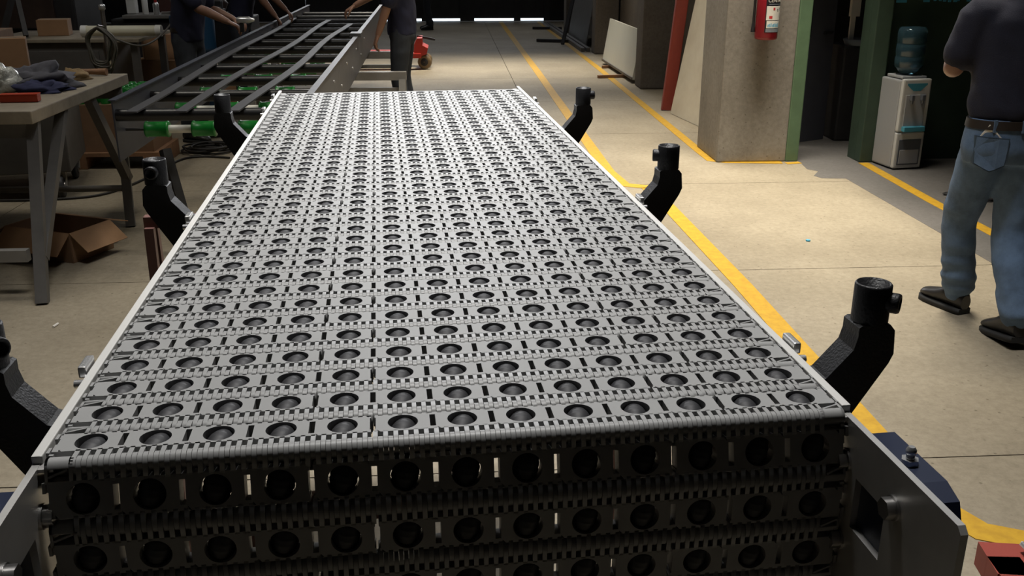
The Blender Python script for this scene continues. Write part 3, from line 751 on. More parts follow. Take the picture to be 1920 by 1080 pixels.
bt = MB().lathe((3.555, 7.37, 0.724), (0, 0, 1), [(0.0, 0.05), (0.02, 0.07), (0.05, 0.098), (0.06, 0.108), (0.13, 0.108), (0.140, 0.102), (0.150, 0.108), (0.225, 0.108), (0.235, 0.102), (0.245, 0.108), (0.33, 0.108), (0.355, 0.095), (0.36, 0.05), (0.36, 0.002)], 28).build('water_bottle', 'bottle_blue')
tag(bt, 'large blue-tinted water bottle upside down on the cooler', 'bottle')
# dark crumpled sheet on bay floor
def crumple(c, rx, ry, rz, seed, m, name, label, cat, n=22, group=None, amp=0.55):
    mb = MB(); c = Vector(c); vs = []; fs = []
    for j in range(n // 2 + 1):
        th = (PI / 2) * j / (n // 2)
        for k in range(n):
            an = 2 * PI * k / n; d = Vector((math.cos(an) * math.cos(th), math.sin(an) * math.cos(th), math.sin(th)))
            q = 1 + amp * noise.noise(d * 2.3 + Vector((seed, 0, 0))) + 0.35 * amp * noise.noise(d * 6 + Vector((0, seed, 0)))
            vs.append(c + Vector((d.x * rx * q, d.y * ry * q, max(0.001, d.z * rz * q))))
    J = n // 2 + 1
    fs = [(j * n + k, j * n + (k + 1) % n, (j + 1) * n + (k + 1) % n, (j + 1) * n + k) for j in range(J - 1) for k in range(n)]
    fs.append(tuple(range(n))[::-1]); fs.append(tuple(range((J - 1) * n, J * n)))
    mb.add(vs, fs, True)
    return tag(mb.build(name, m), label, cat, group)
crumple((3.62, 6.30, 0.002), 0.16, 0.14, 0.03, 3.1, 'machine_dark', 'dark_rag', 'flat dark rag on the shaded floor near the water cooler', 'rag')
tag(MB().cyl((0, 0, 0), (0, 0, 0.008), 0.014, n=10).build('bottle_cap', 'cyan_print', None, fl(1515, 452)), 'tiny turquoise cap lying on the bright floor', 'cap')

# ================================================================== LEFT: work table
wt = empty('work_table', (-2.6, 5.55, 0)); tag(wt, 'heavy wooden-topped work table with grey A-frame legs, at the left', 'table')
def lw(p): return Vector(p) - Vector((-2.6, 5.55, 0))
MB().bbox(lw((-2.75, 5.565, 0.868)), (1.40, 1.50, 0.064), 0.006).build('table_top', 'table_top', wt)
MB().box(lw((-2.75, 4.90, 0.80)), (1.28, 0.06, 0.08)).build('apron', 'grey_paint', wt)
MB().box(lw((-2.75, 6.22, 0.80)), (1.28, 0.06, 0.08)).build('apron', 'grey_paint', wt)
for x in (-2.09, -3.38):
    sx = 0.06 if x > -3 else -0.06
    MB().bar(lw((x, 4.92, 0.84)), lw((x + sx, 4.54, 0.0)), 0.055, 0.055).build('leg', 'grey_paint', wt)
    MB().bar(lw((x, 6.20, 0.84)), lw((x + sx, 5.93, 0.0)), 0.055, 0.055).build('leg', 'grey_paint', wt)
    MB().bar(lw((x, 5.30, 0.84)), lw((x + sx * 0.8, 4.65, 0.20)), 0.05, 0.05).build('brace', 'grey_paint', wt)
    MB().bar(lw((x, 5.70, 0.84)), lw((x + sx * 0.8, 6.03, 0.28)), 0.05, 0.05).build('brace', 'grey_paint', wt)
MB().cyl(lw((-3.40, 6.02, 0.225)), lw((-2.05, 6.02, 0.225)), 0.020, n=14).build('stretcher', 'light_grey_paint', wt)
MB().box(lw((-2.75, 4.66, 0.215)), (1.28, 0.045, 0.06)).build('stretcher', 'light_grey_paint', wt)
# things on the table
zt = 0.9015
crumple((-2.40, 5.72, zt), 0.25, 0.22, 0.11, 1.0, 'rag_grey', 'rag_pile', 'grey crumpled cloth heap on the work table', 'cloth')
crumple((-2.27, 5.52, zt), 0.14, 0.13, 0.055, 4.0, 'rag_blue', 'blue_rag', 'dark blue rag at the edge of the grey cloth heap', 'rag')
tag(crumple((-2.48, 5.54, zt), 0.10, 0.08, 0.14, 7.0, 'clear_film', 'plastic_bag', 'shiny crumpled plastic bag on top of the cloth heap', 'plastic bag', amp=0.4), 'shiny crumpled plastic bag in front of the cloth heap', 'plastic bag')
crumple((-2.42, 5.16, zt), 0.075, 0.07, 0.075, 9.0, 'clear_film', 'film_wad', 'small wad of clear film beside the orange block', 'plastic bag', amp=0.4)
crumple((-2.28, 6.02, zt), 0.10, 0.07, 0.06, 12.0, 'rag_tan', 'tan_glove', 'tan work glove at the far end of the table', 'glove', amp=0.4)
crumple((-2.58, 5.38, zt), 0.05, 0.05, 0.03, 15.0, 'rag_tan', 'tan_scrap', 'small pale scrap at the left side of the table', 'scrap', amp=0.4)
tag(MB().tube([(-2.36, 6.17, zt + 0.023), (-2.24, 6.21, zt + 0.023), (-2.14, 6.20, zt + 0.023)], [0.022, 0.018, 0.022], 12).build('hammer_handle', 'wood'), 'wooden tool handle by the tan glove', 'handle')
ob = empty('orange_block', (-2.225, 5.13, zt), math.radians(5)); tag(ob, 'orange-red plastic case near the front edge of the table', 'case')
MB().bbox((0, 0, 0.0185), (0.185, 0.06, 0.035), 0.003).build('body', 'orange_plastic', ob)
MB().bbox((0, 0, 0.0385), (0.188, 0.063, 0.006), 0.002).build('lid', 'orange_plastic', ob)

# open cardboard box on the floor
bxp = empty('cardboard_box', (-2.26, 5.42, 0), math.radians(-24)); tag(bxp, 'open cardboard box with flaps out on the floor beside the table leg', 'box')
bw, bd, bh, th = 0.46, 0.31, 0.17, 0.006
MB().box((0, 0, th / 2 + 0.001), (bw, bd, th)).build('bottom', 'cardboard_dark', bxp)
for nm, c, d in (('side', (0, -bd / 2, bh / 2), (bw, th, bh)), ('side', (0, bd / 2, bh / 2), (bw, th, bh)), ('side', (-bw / 2, 0, bh / 2), (th, bd, bh)), ('side', (bw / 2, 0, bh / 2), (th, bd, bh))):
    MB().box((c[0], c[1], c[2] + 0.001), d).build(nm, 'cardboard_dark', bxp)
def flap(a, b, out, drop, L):
    a, b = Vector(a), Vector(b); o = (Vector(out) * math.cos(drop) + Vector((0, 0, -math.sin(drop)))) * L; n = (b - a).cross(o).normalized() * 0.004
    q = [a, b, b + o * 1.0, a + o]; vs = q + [p + n for p in q]
    MB().add(vs, [(3, 2, 1, 0), (4, 5, 6, 7), (0, 1, 5, 4), (1, 2, 6, 5), (2, 3, 7, 6), (3, 0, 4, 7)]).build('flap', 'cardboard', bxp)
hb = bh + 0.003
flap((-bw / 2, -bd / 2, hb), (bw / 2, -bd / 2, hb), (0, -1, 0), 0.75, 0.15)
flap((bw / 2, bd / 2, hb), (-bw / 2, bd / 2, hb), (0, 1, 0), 0.30, 0.15)
flap((bw / 2, -bd / 2, hb), (bw / 2, bd / 2, hb), (1, 0, 0), 0.70, 0.15)
flap((-bw / 2, bd / 2, hb), (-bw / 2, -bd / 2, hb), (-1, 0, 0), 0.5, 0.15)

# castor cart under / behind the table
ct = empty('castor_cart', (-3.22, 6.98, 0), math.radians(12)); tag(ct, 'dark grey metal cart on castors behind the work table', 'cart')
MB().bbox((0, 0, 0.44), (1.0, 0.75, 0.52), 0.01).build('body', 'grey_paint', ct)
for (x, y) in ((-0.40, -0.32), (0.42, -0.32), (0.42, 0.30), (-0.40, 0.30)):
    cs = MB().box2((x - 0.035, y - 0.03, 0.135), (x + 0.035, y + 0.03, 0.18)).bar((x - 0.03, y, 0.15), (x - 0.03, y - 0.03, 0.075), 0.01, 0.05).bar((x + 0.03, y, 0.15), (x + 0.03, y - 0.03, 0.075), 0.01, 0.05).build('castor_fork', 'light_grey_paint', ct)
    wh = MB().lathe((x - 0.02, y - 0.03, 0.078), (1, 0, 0), [(0, 0.045), (0.002, 0.072), (0.010, 0.077), (0.030, 0.077), (0.038, 0.072), (0.040, 0.045)], 24).build('castor_wheel', 'black_plastic', ct)
    MB().cyl((x - 0.026, y - 0.03, 0.078), (x + 0.026, y - 0.03, 0.078), 0.034, n=18).build('hub', 'steel', wh)

# box of green sleeves on a pallet
pb = empty('sleeve_crate', (-2.66, 7.92, 0)); tag(pb, 'cardboard crate heaped with green roller sleeves behind the work table', 'crate')
MB().box2((-0.34, -0.30, 0.10), (0.34, 0.30, 0.13)).box2((-0.34, -0.30, 0.002), (-0.22, 0.30, 0.10)).box2((0.22, -0.30, 0.002), (0.34, 0.30, 0.10)).build('pallet', 'wood', pb)
MB().box2((-0.30, -0.26, 0.13), (0.30, 0.26, 0.50)).build('carton', 'cardboard_dark', pb)
MB().box2((0.02, -0.266, 0.33), (0.13, -0.259, 0.42)).build('orange_label', 'orange_label', pb)
sl = MB().lathe((0, 0, 0), (0, 0, 1), [(0, 0.036), (0.11, 0.040), (0.118, 0.034), (0.118, 0.020), (0.09, 0.018)], 16).mesh('green_sleeve', 'green_rubber')
for j in range(5):
    for i in range(6):
        o = inst('green_sleeve', sl, None, (-2.66 - 0.23 + 0.092 * i, 7.92 - 0.19 + 0.095 * j, 0.501), (0, 0, 0.3 * i))
        tag(o, 'short green rubber sleeve standing in the crate behind the table', 'sleeve', 'green sleeves in the crate')

# cables on floor
def smooth(pts, n=8):
    pts = [Vector(p) for p in pts]; out = []
    for i in range(len(pts) - 1):
        p0, p1, p2, p3 = pts[max(i - 1, 0)], pts[i], pts[i + 1], pts[min(i + 2, len(pts) - 1)]
        for k in range(n):
            t = k / n; out.append(0.5 * ((2 * p1) + (p2 - p0) * t + (2 * p0 - 5 * p1 + 4 * p2 - p3) * t * t + (3 * p1 - p0 - 3 * p2 + p3) * t ** 3))
    return out + [pts[-1]]
tag(MB().tube(smooth([(-3.3, 6.62, 0.009), (-2.78, 6.63, 0.009), (-2.46, 6.78, 0.009), (-2.30, 7.35, 0.009), (-2.24, 7.90, 0.009), (-2.1, 8.03, 0.009), (-1.85, 7.97, 0.009)]), 0.009, 8).build('power_cable', 'cable_black'), 'black cable snaking over the floor past the table legs', 'cable')
pts = []
for k in range(150):
    a = 2 * PI * k / 24; r = 0.17 + 0.05 * math.sin(k * 0.37); pts.append((-2.10 + r * math.cos(a), 8.28 + r * 0.9 * math.sin(a), 0.010 + 0.05 * k / 150))
tag(MB().tube(pts, 0.009, 6).build('coiled_cable', 'cable_black'), 'coil of black cable on the floor beside the conveyor frame', 'cable')

# rear bench with tube lamp, boxes, hose stand
rbn = empty('rear_bench', (-3.45, 9.3, 0)); tag(rbn, 'dusty grey metal bench at the back left', 'bench')
MB().bbox((0.05, 0.0, 0.885), (1.35, 1.0, 0.03), 0.004).build('bench_top', 'table_top', rbn)
MB().bbox((-0.10, -0.02, 0.51), (1.0, 0.9, 0.72), 0.01).build('cabinet', 'grey_paint', rbn)
MB().bbox((-0.10, -0.475, 0.62), (0.92, 0.015, 0.36), 0.004).build('cabinet_door', 'grey_paint', rbn)
for x in (0.66,):
    for yy in (-0.42, 0.42): MB().box2((x - 0.03, yy - 0.03, 0), (x + 0.03, yy + 0.03, 0.87)).build('leg', 'grey_paint', rbn)
for x in (-0.52, 0.32):
    for yy in (-0.40, 0.36): MB().box2((x - 0.04, yy - 0.04, 0), (x + 0.04, yy + 0.04, 0.15)).build('foot', 'grey_paint', rbn)
tl = empty('white_roll', (-2.93, 9.02, 0.901)); tag(tl, 'pale cylinder with white end collars lying on the rear bench', 'tube')
MB().cyl((-0.30, 0, 0.052), (0.30, 0, 0.052), 0.046, n=24).build('tube', 'lamp_tube', tl)
for s in (-1, 1): MB().cyl((s * 0.30, 0, 0.052), (s * 0.35, 0, 0.052), 0.050, n=24).build('end_collar', 'lamp_white', tl)
def carton(name, c, d, rz, m, label):
    o = empty(name, c, rz); tag(o, label, 'box')
    MB().bbox((0, 0, d[2] / 2 + 0.001), d, 0.004).build('body', m, o)
    MB().box((0, 0, d[2] + 0.002), (d[0] * 0.98, 0.05, 0.002)).build('tape', 'table_top', o)
    return o
carton('carton', (-3.60, 9.25, 0.901), (0.26, 0.22, 0.14), 0.2, 'cardboard', 'small brown carton on the back of the rear bench')
carton('tall_carton', (-3.82, 8.35, 0.0), (0.34, 0.34, 1.02), 0.1, 'cardboard_dark', 'tall brown carton at the far left edge behind the table')
carton('low_carton', (-3.48, 8.05, 0.0), (0.20, 0.22, 0.98), 0.35, 'cardboard', 'narrow upright cardboard carton standing by the tall carton')
carton('small_carton', (-2.36, 10.3, 0.0), (0.2, 0.2, 0.62), 0.3, 'cardboard', 'brown carton on the floor by the blue drum')
carton('lower_carton', (-2.90, 10.10, 0.0), (0.50, 0.40, 0.60), -0.2, 'cardboard', 'wide brown carton beyond the end of the rear bench')
carton('top_carton', (-2.88, 10.11, 0.602), (0.42, 0.34, 0.24), 0.35, 'cardboard', 'orange-brown carton stacked on the wide carton')
hs = empty('hose_stand', (-2.90, 8.50, 0)); tag(hs, 'steel post on a round base for hanging the air hose', 'stand')
MB().cyl((0, 0, 0), (0, 0, 0.03), 0.16, n=24).build('base', 'machine_dark', hs)
MB().cyl((0, 0, 0.03), (0, 0, 1.16), 0.018, n=14).build('post', 'steel', hs)
MB().lathe((0, -0.0, 1.16), (0, 0, 1), [(0, 0.018), (0.01, 0.028), (0.04, 0.028), (0.05, 0.015)], 16).build('cap', 'chrome', hs)
MB().cyl((0, -0.018, 1.03), (0, -0.16, 1.05), 0.008, n=10).build('hook', 'steel', hs)
pts = []
for k in range(170):
    a = 2 * PI * k / 28 + PI / 2; q = k / 170; w = 0.13 - 0.05 * abs(math.sin(k * 0.06)); h = 0.20 - 0.06 * abs(math.sin(k * 0.05 + 1))
    pts.append((-2.90 + w * math.cos(a) + 0.012 * math.sin(k * 0.9), 8.365 - 0.05 * q, 1.035 - h + h * math.sin(a)))
pts += [tuple(p) for p in smooth([pts[-1], (-2.80, 8.40, 0.94), (-2.62, 8.50, 0.87), (-2.55, 8.9, 0.93), (-2.50, 9.3, 1.10), (-2.46, 9.6, 1.40), (-2.46, 9.8, 1.9), (-2.46, 9.9, 2.6)], 8)][1:]
tag(MB().tube(pts, 0.0085, 7).build('air_hose', 'hose_grey'), 'grey air hose coiled on the stand and rising away overhead', 'hose')
dr = MB().lathe((-2.74, 10.72, 0), (0, 0, 1), [(0, 0.20), (0.01, 0.23), (0.03, 0.23), (0.3, 0.225), (0.31, 0.235), (0.33, 0.225), (0.62, 0.225), (0.63, 0.235), (0.65, 0.225), (0.96, 0.23), (0.98, 0.22), (0.97, 0.20)], 28).build('blue_drum', 'drum_blue'); tag(dr, 'blue drum between the cartons and the left worker', 'drum')
# dark machines further back
mc = empty('bench_machine', (-3.05, 11.75, 0)); tag(mc, 'dark machine bench cluttered with metal parts at the back', 'machine')
MB().bbox((0, 0, 0.45), (1.5, 0.8, 0.9), 0.02).build('body', 'machine_dark', mc)
MB().bbox((0.05, -0.2, 0.925), (1.3, 0.5, 0.04), 0.008).build('table', 'light_grey_paint', mc)
MB().lathe((0.35, -0.1, 0.95), (0.3, 0, 1), [(0, 0.10), (0.14, 0.12), (0.17, 0.08), (0.2, 0.03)], 18).build('motor', 'machine_brown', mc)
MB().cyl((-0.1, -0.25, 1.10), (0.35, -0.25, 1.14), 0.03, n=14).build('arm', 'steel', mc)
MB().bbox((-0.55, -0.2, 1.05), (0.10, 0.12, 0.2), 0.01).build('post', 'lamp_white', mc)
mc2 = empty('tall_machine', (-4.75, 11.2, 0)); tag(mc2, 'tall black machine in the darkness behind the rear bench', 'machine')
MB().bbox((0, 0, 0.9), (1.6, 0.9, 1.8), 0.03).build('body', 'machine_dark', mc2)
MB().bbox((0, -0.47, 1.2), (1.2, 0.04, 0.7), 0.01).build('panel', 'machine_brown', mc2)
tag(MB().bbox((-3.45, 12.4, 1.6), (0.16, 0.16, 3.2), 0.01).build('brown_post', 'red_brown_paint'), 'dark reddish steel post behind the rear bench', 'post')
tag(MB().bar((-3.72, 8.9, 0.921), (-4.0, 9.4, 1.9), 0.04, 0.04).build('dark_stand_bar', 'machine_dark'), 'slanting dark bar rising from the rear bench', 'bar')
tag(MB().bar((-3.98, 9.05, 0.921), (-3.80, 9.60, 1.9), 0.04, 0.04).build('dark_stand_bar', 'machine_dark'), 'slanting dark bar crossing the other one at the far left', 'bar')

vise = empty('bench_vice', (-2.62, 11.45, 0.946)); tag(vise, 'small dark bench vice with a bright screw on the cluttered machine bench', 'vice')
MB().bbox((0, 0, 0.03), (0.14, 0.12, 0.06), 0.008).bbox((0, 0.02, 0.10), (0.10, 0.05, 0.09), 0.008).build('body', 'machine_dark', vise)
MB().bbox((0, -0.05, 0.10), (0.10, 0.03, 0.09), 0.006).build('jaw', 'machine_dark', vise)
MB().cyl((0, -0.07, 0.08), (0, -0.17, 0.08), 0.012, n=12).cyl((-0.07, -0.165, 0.08), (0.07, -0.165, 0.08), 0.006, n=8).build('screw', 'chrome', vise)
for k, (x, lab) in enumerate(((-3.42, 'white spray can standing left on the cluttered machine bench'), (-3.30, 'short silver can beside the white spray can'))):
    c = empty('spray_can', (x, 11.42, 0.946)); tag(c, lab, 'can')
    MB().lathe((0, 0, 0), (0, 0, 1), [(0, 0.030), (0.005, 0.033), (0.16 - 0.05 * k, 0.033), (0.18 - 0.05 * k, 0.020)], 16).build('body', ('lamp_white', 'chrome')[k], c)
    MB().cyl((0, 0, 0.18 - 0.05 * k), (0, 0, 0.21 - 0.05 * k), 0.016, n=12).build('cap', 'red_print', c)
for k, (x, y, rz, lab) in enumerate(((-3.05, 11.50, 0.2, 'long steel offcut lying across the machine bench'), (-2.95, 11.40, -0.15, 'second steel offcut at the front of the machine bench'))):
    tag(MB().bbox((0, 0, 0.014), (0.42, 0.035, 0.026), 0.003).build('steel_offcut', 'steel', None, (x, y, 0.946), (0, 0, rz)), lab, 'steel bar', 'offcuts on the machine bench')
# red pallet jack beside the far worker
pj = empty('pallet_jack', (-0.42, 14.1, 0)); tag(pj, 'red pallet jack with tan wheels behind the standing worker', 'pallet jack')
MB().bbox((-0.55, 0.0, 0.20), (1.1, 0.16, 0.07), 0.01).build('fork', 'red_paint', pj)
MB().bbox((-0.55, 0.42, 0.20), (1.1, 0.16, 0.07), 0.01).build('fork', 'red_paint', pj)
MB().prism([(-0.10, 0.16), (0.08, 0.22), (0.10, 0.30), (0.02, 0.34), (0.02, 0.44), (-0.05, 0.44), (-0.10, 0.34)], -0.05, 0.45, lambda u, v, w: (u, w, v)).build('head', 'red_paint', pj)
MB().bar((-0.06, 0.2, 0.45), (0.20, 0.2, 0.40), 0.03, 0.03).build('handle', 'black_matte', pj)
for yy in (-0.02, 0.30):
    w = MB().lathe((0.04, yy, 0.105), (0.3, 1, 0), [(0, 0.06), (0.002, 0.098), (0.06, 0.098), (0.062, 0.06)], 24).build('wheel', 'polyurethane', pj)
    MB().lathe((0.04, yy - 0.004, 0.105), (0.3, 1, 0), [(0, 0.01), (0, 0.055), (0.066, 0.055), (0.066, 0.01)], 18, False).build('hub', 'machine_dark', w)

# red steel trolley and a chrome latch at the lower right corner
rt = empty('red_trolley', (1.06, 1.35, 0)); tag(rt, 'red steel trolley frame at the lower right corner', 'trolley')
MB().bar((-0.08, 0.10, 0.555), (0.9, -0.06, 0.555), 0.10, 0.05).build('top_beam', 'red_oxide', rt)
MB().bar((-0.10, -0.30, 0.555), (0.9, -0.46, 0.555), 0.10, 0.05).build('top_beam', 'red_oxide', rt)
MB().bar((-0.05, 0.10, 0.555), (-0.09, -0.30, 0.555), 0.06, 0.05).build('end_beam', 'red_oxide', rt)
for (x, yy) in ((-0.03, 0.08), (0.8, -0.04), (-0.06, -0.30), (0.8, -0.44)):
    MB().box2((x - 0.025, yy - 0.025, 0.08), (x + 0.025, yy + 0.025, 0.53)).build('post', 'red_oxide', rt)
    MB().lathe((x - 0.02, yy, 0.051), (1, 0, 0), [(0, 0.02), (0, 0.05), (0.04, 0.05), (0.04, 0.02)], 18, False).build('castor_wheel', 'black_plastic', rt)
MB().bbox((0.045, 0.095, 0.600), (0.06, 0.028, 0.012), 0.004, Matrix.Rotation(-0.35, 3, 'Y')).bbox((0.005, 0.105, 0.590), (0.04, 0.02, 0.01), 0.003, Matrix.Rotation(0.5, 3, 'Y')).build('latch', 'chrome', rt)

# ================================================================== PEOPLE
def ell(c, ax, ay, n=20):
    c = Vector(c); return [c + ax * math.cos(2 * PI * k / n) + ay * math.sin(2 * PI * k / n) for k in range(n)]
def limb(mb, pts, rad, n=14):
    P_ = smooth(pts, 4); L = len(pts) - 1; R_l = []
    for i in range(len(P_)):
        t = i / 4; k = min(int(t), L - 1); f = t - k; R_l.append(rad[k] * (1 - f) + rad[k + 1] * f)
    mb.tube(P_, R_l, n); mb.ball(P_[0], rad[0] * 0.98); mb.ball(P_[-1], rad[-1] * 0.98)
def hand(mb, wrist, d, palm_n, side, curl=0.5, s=1.0):
    """palm and five fingers; d = direction of the hand, palm_n = way the palm faces"""
    d = Vector(d).normalized(); pn = Vector(palm_n); pn = (pn - d * pn.dot(d)).normalized(); x = d.cross(pn).normalized() * side
    w = Vector(wrist)
    rs = []
    for t, wd, tk in ((0, 0.028, 0.020), (0.03, 0.036, 0.017), (0.07, 0.042, 0.015), (0.095, 0.040, 0.012)):
        rs.append(ell(w + d * t * s, x * wd * s, pn * tk * s, 12))
    mb.rings(rs, 12)
    for k, (off, L) in enumerate(((-0.030, 0.070), (-0.010, 0.080), (0.011, 0.075), (0.030, 0.058))):
        b = w + d * 0.088 * s + x * off * s; p = [b]; a = 0.15
        for q in range(3):
            a += curl * (0.7 if q else 0.5); p.append(p[-1] + (d * math.cos(a) + pn * math.sin(a)) * (L * (0.42, 0.32, 0.26)[q]) * s)
        mb.tube(p, [0.0095 * s, 0.009 * s, 0.0082 * s, 0.0065 * s], 8); mb.ball(p[-1], 0.0066 * s, n=8)
    b = w + d * 0.03 * s - x * 0.030 * s
    p = [b, b + (d * 0.7 - x * 0.65 + pn * 0.2).normalized() * 0.038 * s]; p.append(p[-1] + (d * 0.9 - x * 0.2 + pn * (0.3 + curl * 0.5)).normalized() * 0.034 * s); p.append(p[-1] + (d * 0.95 + pn * (0.3 + curl * 0.5)).normalized() * 0.024 * s)
    mb.tube(p, [0.013 * s, 0.0115 * s, 0.010 * s, 0.0075 * s], 8); mb.ball(p[-1], 0.0078 * s, n=8)

def person(label, base, face, J, shirt, trousers, short=True, group=None, voxel=0.014, wr=1.0, foot_tip=None):
    """J: joints in world coordinates. face: unit vector the chest faces."""
    F_ = Vector((*face, 0)).normalized(); Rt = Vector((F_.y, -F_.x, 0))      # person's right
    U = Vector((0, 0, 1)); J = {k: Vector(v) for k, v in J.items()}
    root = empty('person', base); tag(root, label, 'person', group)
    def loc(mb): mb.v = [tuple(Vector(v) - Vector(base)) for v in mb.v]; return mb
    pel, che, nek, hd = J['pelvis'], J['chest'], J['neck'], J['head']
    # ---- skin
    b = MB()
    b.rings([ell(pel + (che - pel) * t, Rt * w, F_ * d, 16) for t, w, d in ((-0.05, 0.12, 0.09), (0.3, 0.12, 0.085), (0.8, 0.14, 0.09), (1.1, 0.13, 0.08))], 16)
    limb(b, [che + U * 0.08, nek, hd - U * 0.06], [0.075, 0.056, 0.055])
    b.ball(hd, 0.105, 0.80, 0.80, 1.12); b.ball(hd - U * 0.055 + F_ * 0.025, 0.075, 0.85, 0.85, 0.95)
    b.ball(hd + F_ * 0.098 - U * 0.015, 0.022, 0.8, 0.8, 1.3); b.ball(hd + F_ * 0.09 - U * 0.062, 0.024, 1.2, 0.7, 0.55)
    for s in (-1, 1): b.ball(hd + Rt * s * 0.084 - U * 0.01, 0.03, 0.5, 0.8, 1.1)
    for s, q in ((-1, 'l'), (1, 'r')):
        sh, elb, wri = J['sh_' + q], J['el_' + q], J['wr_' + q]
        limb(b, [che + (sh - che) * 0.6, sh, sh + (elb - sh) * 0.5, elb, elb + (wri - elb) * 0.35, wri], [0.06, 0.056, 0.05, 0.041, 0.042, 0.027])
        limb(b, [J['hip_' + q], J['kn_' + q], J['an_' + q]], [0.07, 0.048, 0.034])
    body = remesh(b, voxel * 0.75, 3)
    for s, q in ((-1, 'l'), (1, 'r')):
        elb, wri = J['el_' + q], J['wr_' + q]
        pn = J.get('palm_' + q, Vector((0, 0, -1)))
        hand(body, wri, J.get('hd_' + q, wri - elb), pn, 1 if q == 'l' else -1, J.get('curl', Vector((0.5, 0, 0))).x)
    bo = loc(body).build('body', 'skin', root)
    for s in (-1, 1):
        e = MB().ball(hd + F_ * 0.083 + Rt * s * 0.032 + U * 0.012, 0.012, n=8); loc(e).build('eye', 'eye', root)
    # ---- hair
    h = MB(); h.ball(hd + U * 0.022 - F_ * 0.012, 0.112, 0.83, 0.83, 1.05)
    hm = remesh(h, 0.012, 1, lambda v: v if (v - hd).dot(F_) < 0.045 or (v - hd).z > 0.05 else v + (hd - v) * 0.25)
    loc(hm).build('hair', 'hair', root)
    # ---- shirt
    sm = MB(); hem = J.get('hem', pel + Vector((0, 0, -0.02)))
    ws = wr
    sp = [(hem, *((0.170, 0.116) if short is None else (0.190, 0.135))), (pel + (che - pel) * 0.30, 0.186, 0.135), (pel + (che - pel) * 0.6, 0.190, 0.130), (che, 0.205, 0.130), (che + U * 0.09, 0.200, 0.115), (che + U * 0.15, 0.140, 0.090), (nek + U * 0.005, 0.068, 0.068)]
    sm.rings([ell(c, Rt * w * ws, F_ * d * ws, 22) for c, w, d in sp], 22)
    for q in ('l', 'r'):
        sh, elb, wri = J['sh_' + q], J['el_' + q], J['wr_' + q]
        end = 0.72 if short is None else 0.82
        limb(sm, [che + (sh - che) * 0.5, sh, sh + (elb - sh) * 0.5, sh + (elb - sh) * end], [0.085, 0.083, 0.078, 0.078])
    def wrk(v):
        n_ = noise.noise(Vector((v.x * 9, v.y * 9, v.z * 5))) * 0.010 + noise.noise(Vector((v.x * 18 + v.z * 14, v.y * 18, v.z * 9))) * 0.006
        dd = Vector((v.x - pel.x, v.y - pel.y, 0)); return v + (dd.normalized() * n_ if dd.length > 1e-4 else Vector())
    loc(remesh(sm, voxel, 5, wrk)).build('shirt', shirt, root)
    # ---- trousers
    tr = MB()
    tr.rings([ell(c, Rt * w, F_ * d, 22) for c, w, d in ((pel + U * 0.072, 0.172, 0.116), (pel + U * 0.02, 0.182, 0.122), (pel - U * 0.06, 0.188, 0.130), (pel - U * 0.12, 0.172, 0.115))], 22)
    for q in ('l', 'r'):
        hp, kn, an = J['hip_' + q], J['kn_' + q], J['an_' + q]
        limb(tr, [hp + U * 0.02, hp + (kn - hp) * 0.35, kn, kn + (an - kn) * 0.45, an + U * 0.015], [0.100, 0.098, 0.076, 0.078, 0.072])
    def wrk2(v):
        lo = max(0.0, 1 - abs(v.z) / 0.45)
        n_ = noise.noise(Vector((v.x * 7, v.y * 7, v.z * 14))) * (0.006 + 0.010 * lo) + math.sin(v.z * 75 + 4 * noise.noise(v * 5)) * 0.006 * lo
        c = min((J['kn_l'] + (J['an_l'] - J['kn_l']) * 0.5, J['kn_r'] + (J['an_r'] - J['kn_r']) * 0.5), key=lambda p: (Vector((v.x, v.y, 0)) - Vector((p.x, p.y, 0))).length)
        dd = Vector((v.x - c.x, v.y - c.y, 0)); return v + (dd.normalized() * n_ if dd.length > 1e-4 else Vector())
    tro = loc(remesh(tr, voxel, 3, wrk2)).build('trousers', trousers, root)
    bl = MB(); c = pel + U * 0.05
    bl.rings([ell(c - U * 0.018, Rt * 0.182, F_ * 0.127, 26), ell(c + U * 0.018, Rt * 0.178, F_ * 0.124, 26)], 26); loc(bl).build('belt', 'leather', root)
    # ---- shoes
    for q in ('l', 'r'):
        an, td = J['an_' + q], Vector(J['toe_' + q]).normalized(); lift = J.get('lift_' + q, Vector((0, 0, 0))).x
        side = td.cross(U).normalized(); bs = Vector((an.x, an.y, 0)) - td * 0.06
        pitch = Matrix.Rotation(-lift, 3, side) if lift else Matrix.Identity(3)
        piv = bs + td * 0.20
        def tf(p): return piv + pitch @ (p - piv)
        u = MB(); so = MB()
        for t, w, hgt in ((0.0, 0.030, 0.065), (0.02, 0.036, 0.085), (0.06, 0.038, 0.105), (0.11, 0.040, 0.085), (0.16, 0.046, 0.062), (0.21, 0.047, 0.050), (0.25, 0.038, 0.040), (0.268, 0.018, 0.030)):
            pass
        prof = ((0.0, 0.030, 0.095), (0.02, 0.040, 0.125), (0.06, 0.043, 0.135), (0.11, 0.045, 0.115), (0.16, 0.049, 0.088), (0.21, 0.049, 0.074), (0.25, 0.040, 0.062), (0.268, 0.022, 0.046))
        rs = []
        for t, w, hgt in prof:
            c = bs + td * t
            rs.append([tf(c + side * (w * math.cos(2 * PI * k / 14)) + U * (0.022 + max(0.0, (hgt - 0.022)) * (0.5 + 0.5 * math.sin(2 * PI * k / 14)))) for k in range(14)])
        u.rings(rs, 14); us = loc(u).build('shoe', 'shoe_black', root)
        rs = []
        for t, w, hgt in prof:
            c = bs + td * t; w2 = w + 0.005
            rs.append([tf(c + side * a * w2 + U * z_) for a, z_ in ((-1, 0.001), (1, 0.001), (1, 0.027), (-1, 0.027))])
        so.rings(rs, 4); loc(so).build('sole', 'sole_black', us)
    return root, loc

